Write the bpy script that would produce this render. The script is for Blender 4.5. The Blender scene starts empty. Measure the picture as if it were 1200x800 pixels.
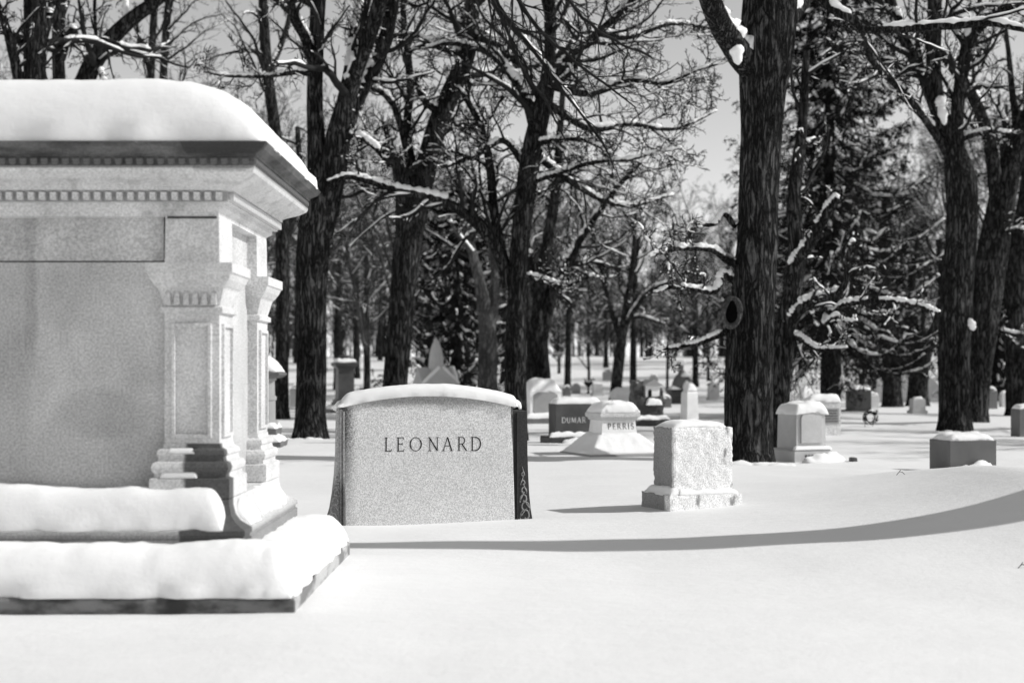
import bpy, bmesh, math, random
import numpy as np
from mathutils import noise as mnoise, Vector

# ------------------------------------------------------------------ camera, sky, sun
SC = bpy.context.scene
C = SC.collection
F, CX, HY, EYE = 1667.0, 600.0, 435.0, 1.4      # focal length (photo pixels), horizon row, eye height (m)
R = math.radians

cd = bpy.data.cameras.new('camera')
cam = bpy.data.objects.new('camera', cd); C.objects.link(cam)
cam.location = (0, 0, EYE); cam.rotation_euler = (R(90), 0, 0)
cd.sensor_width = 36.0; cd.lens = F / 1200 * 36
cd.shift_y = (HY - 400) / 1200
cd.clip_end = 2000
cd.dof.use_dof = True; cd.dof.focus_distance = 13.8; cd.dof.aperture_fstop = 1.5
SC.camera = cam

SUN_EL, SUN_A = 38.0, 3.0                         # elevation; degrees in front of the picture plane, sun at the right
sd = bpy.data.lights.new('sun', 'SUN'); sd.energy = 3.5; sd.angle = R(0.5); sd.color = (1, 0.995, 0.985)
so = bpy.data.objects.new('sun', sd); C.objects.link(so)
to_sun = Vector((math.cos(R(SUN_EL)) * math.cos(R(SUN_A)), -math.cos(R(SUN_EL)) * math.sin(R(SUN_A)), math.sin(R(SUN_EL))))
so.rotation_euler = to_sun.to_track_quat('Z', 'Y').to_euler(); so.location = (20, 0, 20)

W = bpy.data.worlds.new('World'); SC.world = W; W.use_nodes = True
nt = W.node_tree; nt.nodes.clear()
sky = nt.nodes.new('ShaderNodeTexSky'); sky.sky_type = 'NISHITA'; sky.sun_disc = False
sky.sun_elevation = R(SUN_EL); sky.sun_rotation = R(90 + SUN_A); sky.air_density = 1.0; sky.dust_density = 0.3
sep = nt.nodes.new('ShaderNodeSeparateColor'); comb = nt.nodes.new('ShaderNodeMath'); comb.operation = 'MULTIPLY_ADD'
comb.inputs[1].default_value = 0.5
m2 = nt.nodes.new('ShaderNodeMath'); m2.operation = 'MULTIPLY'; m2.inputs[1].default_value = 0.65
bg = nt.nodes.new('ShaderNodeBackground'); bg.inputs['Strength'].default_value = 0.15
wo = nt.nodes.new('ShaderNodeOutputWorld')
nt.links.new(sky.outputs[0], sep.inputs[0]); nt.links.new(sep.outputs[1], m2.inputs[0])     # black-and-white film: a grey sky
nt.links.new(sep.outputs[0], comb.inputs[0]); nt.links.new(m2.outputs[0], comb.inputs[2])
nt.links.new(comb.outputs[0], bg.inputs['Color']); nt.links.new(bg.outputs[0], wo.inputs[0])

SC.view_settings.view_transform = 'Standard'; SC.view_settings.look = 'None'
SC.view_settings.exposure = 0.08; SC.view_settings.gamma = 1.0; SC.view_settings.use_curve_mapping = False
SC.cycles.max_bounces = 6; SC.cycles.diffuse_bounces = 4

# ------------------------------------------------------------------ helpers
def P(px, py, d):
    return np.array([(px - CX) / F * d, d, EYE + (HY - py) / F * d])
def X(px, d): return (px - CX) / F * d
def Z(py, d): return EYE + (HY - py) / F * d
def DB(py): return EYE * F / (py - HY)            # depth of a point on flat ground

def sstep(a, b, x):
    t = np.clip((np.asarray(x, float) - a) / (b - a), 0, 1); return t * t * (3 - 2 * t)

def ground(x, y):
    x = np.asarray(x, float); y = np.asarray(y, float)
    z = 2.75 * sstep(62, 135, y) - 1.2 * sstep(150, 260, y)
    z = z + 0.22 * np.exp(-((y - 66) / 5.0) ** 2) * sstep(9, 16, x) * 0.9
    mx = np.clip((x + 1.0) / 5.3, 0, 2.2)
    z = z + 0.29 * np.minimum(mx, 1.02) ** 3.6 * np.exp(-((y - 12.2) / np.where(y > 12.2, 4.8, 2.3)) ** 2)
    z = z + 0.17 * np.clip((x - 2.5) / 1.8, 0, 1.08) ** 2 * np.exp(-((y - 12.2) / np.where(y > 12.2, 4.8, 2.0)) ** 2)
    z = z + 0.03 * np.sin(x * 0.55 + y * 0.31 + 1.0) * sstep(4, 12, y) + 0.025 * np.sin(x * 0.23 - y * 0.43)
    z = z + 0.012 * np.sin(x * 1.7 + 0.6 * y) * np.sin(y * 1.1 - 0.4 * x)
    return z
def gz(x, y): return float(ground(x, y))

def mesh_np(name, V, Q, smooth=True):
    me = bpy.data.meshes.new(name)
    V = np.asarray(V, np.float32); Q = np.asarray(Q, np.int32)
    n = Q.shape[1]
    me.vertices.add(len(V)); me.vertices.foreach_set('co', V.ravel())
    me.loops.add(Q.size); me.loops.foreach_set('vertex_index', Q.ravel())
    me.polygons.add(len(Q)); me.polygons.foreach_set('loop_start', np.arange(0, Q.size, n, dtype=np.int32))
    try: me.polygons.foreach_set('loop_total', np.full(len(Q), n, np.int32))
    except Exception: pass
    me.update(calc_edges=True)
    me.polygons.foreach_set('use_smooth', np.full(len(Q), smooth, bool))
    return me

def link(name, me, mat=None, parent=None):
    o = bpy.data.objects.new(name, me); C.objects.link(o)
    if mat is not None and not me.materials: me.materials.append(mat)
    if parent is not None: o.parent = parent
    return o

def tag(o, label=None, cat=None, group=None, kind=None):
    if label: o['label'] = label
    if cat: o['category'] = cat
    if group: o['group'] = group
    if kind: o['kind'] = kind
    return o

def thing(name, label, cat, loc=(0, 0, 0), rz=0.0, group=None):
    o = bpy.data.objects.new(name, None); C.objects.link(o)
    o.empty_display_size = 0.2; o.location = loc; o.rotation_euler = (0, 0, rz)
    return tag(o, label, cat, group)

def copy_tree(o, parent=None):
    c = o.copy(); C.objects.link(c); c.parent = parent
    for ch in list(o.children): copy_tree(ch, c)
    return c

class MB:
    """collects shapes, builds ONE mesh object"""
    def __init__(s): s.v = []; s.f = []
    def add(s, v, f):
        b = len(s.v); s.v += [tuple(map(float, q)) for q in v]; s.f += [tuple(b + i for i in q) for q in f]; return s
    def box(s, x0, x1, y0, y1, z0, z1):
        return s.add([(x0,y0,z0),(x1,y0,z0),(x1,y1,z0),(x0,y1,z0),(x0,y0,z1),(x1,y0,z1),(x1,y1,z1),(x0,y1,z1)],
                     [(0,3,2,1),(4,5,6,7),(0,1,5,4),(1,2,6,5),(2,3,7,6),(3,0,4,7)])
    def ring(s, x0, x1, y0, y1, prof, cap=True):
        """prof: (offset outwards, z) from bottom to top; mitred moulding round a rectangle"""
        n = len(prof); v = []
        for o, z in prof: v += [(x0-o,y0-o,z),(x1+o,y0-o,z),(x1+o,y1+o,z),(x0-o,y1+o,z)]
        f = []
        for i in range(n - 1):
            for k in range(4): f.append((4*i+k, 4*i+(k+1) % 4, 4*i+4+(k+1) % 4, 4*i+4+k))
        if cap: f += [(3,2,1,0), tuple(4*(n-1)+k for k in range(4))]
        return s.add(v, f)
    def prism(s, outline, y0, y1, bevel=0.0):
        """outline (x, z) counter-clockwise seen from the front (-y); extruded from y0 (front) to y1"""
        n = len(outline)
        rings = [(outline, y0), (outline, y1)]
        if bevel:
            cx = sum(p[0] for p in outline) / n; cz = sum(p[1] for p in outline) / n
            w = max(abs(p[0]-cx) for p in outline); h = max(abs(p[1]-cz) for p in outline)
            ins = [(cx+(p[0]-cx)*(1-bevel/w), cz+(p[1]-cz)*(1-bevel/h)) for p in outline]
            rings = [(ins, y0), (outline, y0+bevel), (outline, y1-bevel), (ins, y1)]
        v = []; f = []
        for ol, y in rings: v += [(p[0], y, p[1]) for p in ol]
        for r in range(len(rings)-1):
            for i in range(n): f.append((r*n+i, r*n+(i+1) % n, (r+1)*n+(i+1) % n, (r+1)*n+i)[::-1])
        f.append(tuple(range(n))); f.append(tuple((len(rings)-1)*n+i for i in range(n))[::-1])
        return s.add(v, f)
    def lathe(s, prof, seg=20, cx=0, cy=0, a0=0.0):
        v = []; f = []; n = len(prof)
        for r, z in prof:
            for k in range(seg):
                a = a0 + 2*math.pi*k/seg; v.append((cx+r*math.cos(a), cy+r*math.sin(a), z))
        for i in range(n-1):
            for k in range(seg): f.append((i*seg+k, i*seg+(k+1) % seg, (i+1)*seg+(k+1) % seg, (i+1)*seg+k))
        f += [tuple(range(seg))[::-1], tuple((n-1)*seg+k for k in range(seg))]
        return s.add(v, f)
    def build(s, name, mat, parent=None, smooth=False, bevel=0.0, seg=2, auto=None):
        me = bpy.data.meshes.new(name); me.from_pydata(s.v, [], s.f); me.update()
        bm = bmesh.new(); bm.from_mesh(me)
        bmesh.ops.recalc_face_normals(bm, faces=bm.faces)
        if bevel:
            es = [e for e in bm.edges if len(e.link_faces) == 2 and e.calc_face_angle(0) > 0.5]
            bmesh.ops.bevel(bm, geom=es, offset=bevel, segments=seg, profile=0.6, affect='EDGES', clamp_overlap=True)
        bm.to_mesh(me); bm.free()
        for p in me.polygons: p.use_smooth = smooth
        return link(name, me, mat, parent)

def fbm(x, y, z, sc=1.0, oc=3):
    return mnoise.fractal(Vector((x*sc, y*sc, z*sc)), 1.0, 2.0, oc)

def rough_block(w, d, h, mat, parent, name, res=0.05, amp=0.015, sc=6.0, taper=0.0, loc=(0,0,0), chip=0.02, seed=0.0):
    """rock-faced block: subdivided box, every face displaced, arrises chipped; base at z=0, centred in x, front at y=-d/2"""
    bm = bmesh.new()
    nx, ny, nz = [max(2, int(q/res)) for q in (w, d, h)]
    def face(fn, a, b):
        g = [[bm.verts.new(fn(i/a, j/b)) for j in range(b+1)] for i in range(a+1)]
        for i in range(a):
            for j in range(b): bm.faces.new((g[i][j], g[i+1][j], g[i+1][j+1], g[i][j+1]))
    L = lambda u, k: (u-0.5)*k
    face(lambda u,v: (L(u,w), -d/2, v*h), nx, nz); face(lambda u,v: (L(u,w), d/2, v*h), nx, nz)
    face(lambda u,v: (-w/2, L(u,d), v*h), ny, nz); face(lambda u,v: (w/2, L(u,d), v*h), ny, nz)
    face(lambda u,v: (L(u,w), L(v,d), h), nx, ny); face(lambda u,v: (L(u,w), L(v,d), 0), nx, ny)
    bmesh.ops.remove_doubles(bm, verts=bm.verts, dist=1e-4)
    bmesh.ops.recalc_face_normals(bm, faces=bm.faces)
    for v in bm.verts:
        c = v.co; t = 1 - taper*c.z/h
        ex = sum((abs(abs(c.x)-w/2) < 1e-4, abs(abs(c.y)-d/2) < 1e-4, abs(c.z-h) < 1e-4 or c.z < 1e-4))
        n = v.normal
        k = fbm(c.x+seed, c.y+seed*1.7, c.z, sc, 4)*amp
        if ex >= 2: k -= abs(fbm(c.x-seed, c.y, c.z+3, sc*1.6, 3))*chip
        q = Vector((c.x*t, c.y*t, c.z)) + n*k
        v.co = q + Vector(loc)
    me = bpy.data.meshes.new(name); bm.to_mesh(me); bm.free()
    for p in me.polygons: p.use_smooth = False
    return link(name, me, mat, parent)

def snow_pad(parent, mat, x0, x1, y0, y1, zfun, h, edge=0.12, n=(28, 14), amp=0.15, sc=4.0, name='snow_cap', over=0.01, seed=0.0, edges=None):
    """a cushion of snow over a rectangle; zfun(x, y) is the surface it lies on. edges: rounding width per side (x0, x1, y0, y1)"""
    e = edges or (edge,)*4
    nx, ny = n
    # sample denser at the rim
    w = lambda k: 0.5 - 0.5*np.cos(np.pi*np.arange(k+1)/k)
    us, vs = w(nx), w(ny)
    xs = x0-over + us*(x1-x0+2*over); ys = y0-over + vs*(y1-y0+2*over)
    V = []; top = []
    for i, x in enumerate(xs):
        for j, y in enumerate(ys):
            ds = [(x-xs[0])/max(e[0],1e-4), (xs[-1]-x)/max(e[1],1e-4), (y-ys[0])/max(e[2],1e-4), (ys[-1]-y)/max(e[3],1e-4)]
            f = 1.0
            for q in ds:
                t = min(max(q, 0), 1); f *= math.sqrt(max(0, 1-(1-t)**2))
            nn = 1 + amp*fbm(x+seed, y-seed, seed, sc, 3)
            wob = 0.0 if h < .06 else .034*fbm(x+seed, y, 5+seed, 4.0, 4)
            nn += (.035*fbm(x, y+seed, 2.0, 11.0, 3) if h > .06 else 0)/max(h*6, 1)*1.5
            V.append((x + (wob if f < .2 else 0), y + (wob if f < .2 else 0), zfun(x, y) + 0.003 + h*f*nn))
    idx = lambda i, j: i*(ny+1)+j
    Fq = [(idx(i,j), idx(i+1,j), idx(i+1,j+1), idx(i,j+1)) for i in range(nx) for j in range(ny)]
    b = len(V)
    for i, x in enumerate(xs):
        for j, y in enumerate(ys):
            if i in (0, nx) or j in (0, ny): pass
    # flat underside so the pad is a closed body
    for (x, y, z), i, j in [(V[idx(i,j)], i, j) for i in range(nx+1) for j in range(ny+1)]:
        V.append((x, y, zfun(min(max(x,x0),x1), min(max(y,y0),y1)) - 0.004))
    Fq += [tuple(b+q for q in f[::-1]) for f in Fq]
    rim = [(i,0) for i in range(nx)] + [(nx,j) for j in range(ny)] + [(i,ny) for i in range(nx,0,-1)] + [(0,j) for j in range(ny,0,-1)]
    for k in range(len(rim)):
        a = idx(*rim[k]); c = idx(*rim[(k+1) % len(rim)])
        Fq.append((a, b+a, b+c, c))
    me = mesh_np(name, V, Fq, True)
    return link(name, me, mat, parent)

def drift(parent, mat, pts, width, h, name='snow_drift', seed=0.0, lump=0.5, sc=5.0):
    """lumpy ridge of snow along a polyline of local (x, y) points, lying on z=0"""
    pts = [np.array(p, float) for p in pts]; L = []
    for a, b in zip(pts[:-1], pts[1:]):
        k = max(2, int(np.linalg.norm(b-a)/0.05))
        L += [a+(b-a)*t/k for t in range(k)]
    L.append(pts[-1]); L = np.array(L); n = len(L); m = 9
    T = np.gradient(L, axis=0); T /= np.linalg.norm(T, axis=1)[:, None]+1e-9
    N = np.stack([-T[:,1], T[:,0]], 1); V = []
    for i in range(n):
        end = math.sqrt(max(0.0, 1-(abs(2*i/(n-1)-1))**4))
        for j in range(m):
            s = 2*j/(m-1)-1
            p = L[i]+N[i]*s*width*0.5*(0.4+0.6*end)
            hh = h*end*(1-s*s)*(1+lump*fbm(p[0]+seed, p[1], seed, sc, 3))
            V.append((p[0], p[1], max(hh, 0)-0.03))
    Q = [(i*m+j, (i+1)*m+j, (i+1)*m+j+1, i*m+j+1) for i in range(n-1) for j in range(m-1)]
    return link(name, mesh_np(name, V, Q, True), mat, parent)

# ------------------------------------------------------------------ materials
class N:
    def __init__(s, name):
        s.m = bpy.data.materials.new(name); s.m.use_nodes = True; s.t = s.m.node_tree
        s.b = s.t.nodes['Principled BSDF']; s.tc = s.t.nodes.new('ShaderNodeTexCoord')
    def new(s, ty, **k):
        n = s.t.nodes.new(ty)
        for a, v in k.items(): setattr(n, a, v)
        return n
    def put(s, sock, v):
        if hasattr(v, 'links'): s.t.links.new(v, sock)
        else: sock.default_value = v
    def obj(s, sx=1, sy=1, sz=1, gen='Object'):
        n = s.new('ShaderNodeMapping'); n.inputs['Scale'].default_value = (sx, sy, sz)
        s.t.links.new(s.tc.outputs[gen], n.inputs[0]); return n.outputs[0]
    def noise(s, vec, scale, detail=3, rough=0.55, dist=0.0):
        n = s.new('ShaderNodeTexNoise'); s.t.links.new(vec, n.inputs['Vector'])
        n.inputs['Scale'].default_value = scale; n.inputs['Detail'].default_value = detail
        n.inputs['Roughness'].default_value = rough; n.inputs['Distortion'].default_value = dist
        return n.outputs[0]
    def voro(s, vec, scale, feature='F1'):
        n = s.new('ShaderNodeTexVoronoi'); n.feature = feature; s.t.links.new(vec, n.inputs['Vector'])
        n.inputs['Scale'].default_value = scale; return n.outputs['Distance']
    def math(s, op, a, b=0.0, c=0.0, clamp=False):
        n = s.new('ShaderNodeMath', operation=op); n.use_clamp = clamp
        s.put(n.inputs[0], a); s.put(n.inputs[1], b); s.put(n.inputs[2], c); return n.outputs[0]
    def ramp(s, v, a, b, o0=0.0, o1=1.0):
        n = s.new('ShaderNodeMapRange'); n.interpolation_type = 'SMOOTHSTEP'
        s.put(n.inputs[0], v); n.inputs[1].default_value = a; n.inputs[2].default_value = b
        n.inputs[3].default_value = o0; n.inputs[4].default_value = o1; return n.outputs[0]
    def xyz(s, gen='Object'):
        n = s.new('ShaderNodeSeparateXYZ'); s.t.links.new(s.tc.outputs[gen], n.inputs[0]); return n.outputs
    def mix(s, f, a, b):
        return s.math('MULTIPLY_ADD', f, s.math('SUBTRACT', b, a), a)
    def grey(s, v): s.t.links.new(v, s.b.inputs['Base Color'])
    def bump(s, h, strength, dist):
        n = s.new('ShaderNodeBump'); n.inputs['Strength'].default_value = strength; n.inputs['Distance'].default_value = dist
        s.t.links.new(h, n.inputs['Height']); s.t.links.new(n.outputs[0], s.b.inputs['Normal'])

def snow_mat(name='snow', val=0.80, sss=0.0):
    n = N(name); n.b.inputs['Subsurface Weight'].default_value = 1.0 if sss else 0.0; n.b.inputs['Subsurface Radius'].default_value = (1, 1, 1); n.b.inputs['Subsurface Scale'].default_value = sss or .05
    n.b.inputs['Roughness'].default_value = 0.75; n.b.inputs['Specular IOR Level'].default_value = 0.2
    v = n.obj(); a = n.noise(v, 1.3, 3); b = n.noise(v, 9, 4); c = n.noise(v, 120, 2)
    n.grey(n.ramp(a, .2, .8, val-.02, val+.02))
    h = n.math('ADD', n.math('MULTIPLY', b, .5), n.math('ADD', n.math('ADD', n.math('MULTIPLY', c, .12), n.math('MULTIPLY', n.noise(v, 38, 4), .22)), n.math('MULTIPLY', n.noise(n.obj(1.2, 5, 3), 1.6, 4), .9))); n.bump(h, .5, .022)
    return n.m

def granite(name, val, con=.25, speck=180, rough=.6, bump=.15, mottle=.12, stain=None, big=None):
    n = N(name); n.b.inputs['Roughness'].default_value = rough; n.b.inputs['Specular IOR Level'].default_value = .3
    v = n.obj()
    a = n.noise(v, speck, 3, .7); s = n.ramp(a, .34, .66, 1-con, 1+con)
    k = n.voro(v, speck*.45); s = n.math('MULTIPLY', s, n.ramp(k, .05, .3, 1-con*.8, 1.0))
    m = n.noise(v, 2.2, 4); s = n.math('MULTIPLY', s, n.ramp(m, .25, .75, 1-mottle, 1+mottle))
    c = n.math('MULTIPLY', s, val)
    if stain is not None: c = n.math('MULTIPLY', c, stain(n, v))
    n.grey(c)
    h = n.math('ADD', n.math('MULTIPLY', a, .3), n.math('MULTIPLY', n.noise(v, 22, 4), 1.0)) if bump > .3 else n.math('MULTIPLY', a, .5)
    n.bump(h, bump, .02 if bump > .3 else .004)
    return n.m

def bark_mat(name, lo, hi, sx=16, sz=2.6, dist=.035, strength=.9):
    n = N(name); n.b.inputs['Roughness'].default_value = .95; n.b.inputs['Specular IOR Level'].default_value = .05
    v = n.obj(sx, sx, sz); a = n.noise(v, 1.0, 4, .6, .6)
    r = n.math('ABSOLUTE', n.math('SUBTRACT', a, .5)); r = n.ramp(r, 0, .13)           # furrows between ridges
    f = n.noise(n.obj(60, 60, 22), 1, 3); g = n.noise(n.obj(), .8, 3)
    n.grey(n.math('MULTIPLY', n.mix(n.math('MULTIPLY', r, n.ramp(f, .3, .7, .5, 1.0)), lo, hi), n.ramp(g, .3, .7, .65, 1.35)))
    n.bump(n.math('ADD', r, n.math('MULTIPLY', f, .3)), strength, dist); return n.m

def flat_mat(name, val, rough=.8, vary=.2, sc=8):
    n = N(name); n.b.inputs['Roughness'].default_value = rough; n.b.inputs['Specular IOR Level'].default_value = .1
    n.grey(n.ramp(n.noise(n.obj(), sc, 3), .3, .7, val*(1-vary), val*(1+vary))); return n.m

GSNOW = snow_mat('field_snow')
SNOW = snow_mat('heaped_snow', .84, .05)
SNOWB = flat_mat('branch_snow', .86, .8, .03)
for k_, v_ in (('Subsurface Weight', 1.0), ('Subsurface Radius', (1, 1, 1)), ('Subsurface Scale', .05)): SNOWB.node_tree.nodes['Principled BSDF'].inputs[k_].default_value = v_
BARK = bark_mat('furrowed_bark', .008, .105, 15, 2.3, .06, 1.0)
KNOTB = bark_mat('knot_bark', .04, .13, 30, 12, .02, .7)
BARK2 = bark_mat('pale_bark', .05, .16, 12, 3)
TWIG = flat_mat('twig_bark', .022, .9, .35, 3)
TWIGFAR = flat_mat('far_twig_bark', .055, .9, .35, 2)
NEEDLE = flat_mat('spruce_needles', .012, .8, .4, 3)
HOLLOW = flat_mat('rotted_hollow', .004, 1.0)
HOLLOW.node_tree.nodes['Principled BSDF'].inputs['Specular IOR Level'].default_value = 0
INK = flat_mat('letter_paint', .012, .8)
# ------------------------------------------------------------------ the snow field
def make_ground():
    def spaced(lo, hi, fine_lo, fine_hi, step, grow):
        a = list(np.arange(fine_lo, fine_hi, step)); s = step; q = a[-1]
        while q < hi: s *= grow; q += s; a.append(q)
        s = step; q = a[0]; left = []
        while q > lo: s *= grow; q -= s; left.append(q)
        return np.array(left[::-1] + a)
    xs = spaced(-700, 700, -7, 8, .115, 1.1); ys = spaced(-60, 900, 5, 24, .12, 1.05)
    Xg, Yg = np.meshgrid(xs, ys, indexing='ij')
    Zg = ground(Xg, Yg)
    Vx = np.stack([Xg, Yg, Zg], -1).reshape(-1, 3)
    near = np.where((np.abs(Vx[:,0]) < 40) & (Vx[:,1] > 2) & (Vx[:,1] < 80))[0]
    for i in near:
        x, y = Vx[i,0], Vx[i,1]
        Vx[i,2] += .05*mnoise.noise(Vector((x*.35, y*.22, 0))) + .012*mnoise.noise(Vector((x*1.3, y*.8, 3)))
    nx, ny = Xg.shape; I = np.arange(nx*ny).reshape(nx, ny)
    Q = np.stack([I[:-1,:-1], I[1:,:-1], I[1:,1:], I[:-1,1:]], -1).reshape(-1, 4)
    o = link('snow_field', mesh_np('snow_field', Vx, Q), GSNOW)
    tag(o, 'smooth deep snow covering the cemetery ground', 'snow ground', kind='structure')
make_ground()

# ------------------------------------------------------------------ lettering: strokes of an incised roman alphabet (unit cap height)
def arc(cx, cy, rx, ry, a0, a1, n=14): return [(cx+rx*math.cos(R(a0+(a1-a0)*k/n)), cy+ry*math.sin(R(a0+(a1-a0)*k/n))) for k in range(n+1)]
TK, TN, SF = .105, .06, .05
GL = {
 'L': (.52, [([(.12,0),(.12,1)],TK), ([(.02,0),(.5,0)],TN), ([(.5,-.02),(.52,.16)],SF), ([(.02,1),(.24,1)],SF)]),
 'E': (.56, [([(.12,0),(.12,1)],TK), ([(.02,0),(.54,0)],TN), ([(.02,1),(.52,1)],TN), ([(.12,.52),(.42,.52)],TN), ([(.54,-.02),(.56,.15)],SF), ([(.51,1.02),(.53,.86)],SF), ([(.42,.43),(.42,.61)],SF)]),
 'O': (.92, [(arc(.46,.5,.42,.5,35,145),TN), (arc(.46,.5,.42,.5,145,215),TK), (arc(.46,.5,.42,.5,215,325),TN), (arc(.46,.5,.42,.5,-35,35),TK)]),
 'N': (.84, [([(.14,0),(.14,1)],TN), ([(.1,1),(.72,0)],TK), ([(.72,0),(.72,1)],TN), ([(.03,0),(.25,0)],SF), ([(0,1),(.16,1)],SF), ([(.61,1),(.83,1)],SF)]),
 'A': (.84, [([(.1,0),(.42,1.02)],TN), ([(.42,1.02),(.74,0)],TK), ([(.2,.36),(.64,.36)],TN), ([(0,0),(.2,0)],SF), ([(.62,0),(.84,0)],SF)]),
 'R': (.72, [([(.12,0),(.12,1)],TK), ([(.02,1),(.36,1)],TN), (arc(.34,.75,.22,.25,90,-90),TN*1.3), ([(.12,.5),(.36,.5)],TN), ([(.34,.5),(.68,.02)],TK), ([(.02,0),(.24,0)],SF), ([(.62,0),(.74,0)],SF)]),
 'D': (.8, [([(.12,0),(.12,1)],TK), ([(.02,1),(.36,1)],TN), ([(.02,0),(.36,0)],TN), (arc(.34,.5,.42,.5,90,-90),TK*.9)]),
 'P': (.62, [([(.12,0),(.12,1)],TK*1.3), ([(.02,1),(.34,1)],TN*1.5), (arc(.32,.74,.24,.26,90,-90),TK), ([(.12,.48),(.34,.48)],TN*1.5)]),
 'I': (.26, [([(.13,0),(.13,1)],TK*1.3), ([(.02,0),(.24,0)],SF), ([(.02,1),(.24,1)],SF)]),
 'S': (.56, [(arc(.28,.75,.2,.24,20,270),TK), (arc(.28,.26,.22,.25,90,-160),TK)]),
 'U': (.74, [([(.12,1),(.12,.3)],TK), (arc(.37,.3,.25,.3,180,360),TK), ([(.62,.3),(.62,1)],TN)]),
 'M': (.96, [([(.12,0),(.16,1)],TN), ([(.16,1),(.48,.08)],TK), ([(.48,.08),(.8,1)],TN), ([(.8,1),(.84,0)],TK)]),
}
def letter(ch, x, z, h, y, mat, parent, weight=1.0, wid=1.0, proud=.002):
    mb = MB()
    k = 0
    for pts, w in GL[ch][1]:
        k += 1; yy = y - proud - k*.0001
        for a, b in zip(pts[:-1], pts[1:]):
            a = np.array(a)*[h*wid, h]; b = np.array(b)*[h*wid, h]; t = b-a; t = t/(np.linalg.norm(t)+1e-9); n = np.array([-t[1], t[0]])*w*h*weight*.5
            e = t*w*h*weight*(.25 if len(pts) > 2 else .0)
            c = [a-e-n, b+e-n, b+e+n, a-e+n]
            mb.prism([(x+q[0], z+q[1]) for q in c], yy, y+.004)
    o = mb.build('letter', mat, parent); o['label'] = 'carved letter ' + ch; return o
def word(txt, xc, z, h, y, mat, parent, track=.22, weight=1.0, wid=1.0):
    tot = sum(GL[c][0]*wid for c in txt)*h + track*h*(len(txt)-1); x = xc - tot/2
    for c in txt: letter(c, x, z, h, y, mat, parent, weight, wid); x += (GL[c][0]*wid+track)*h

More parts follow.
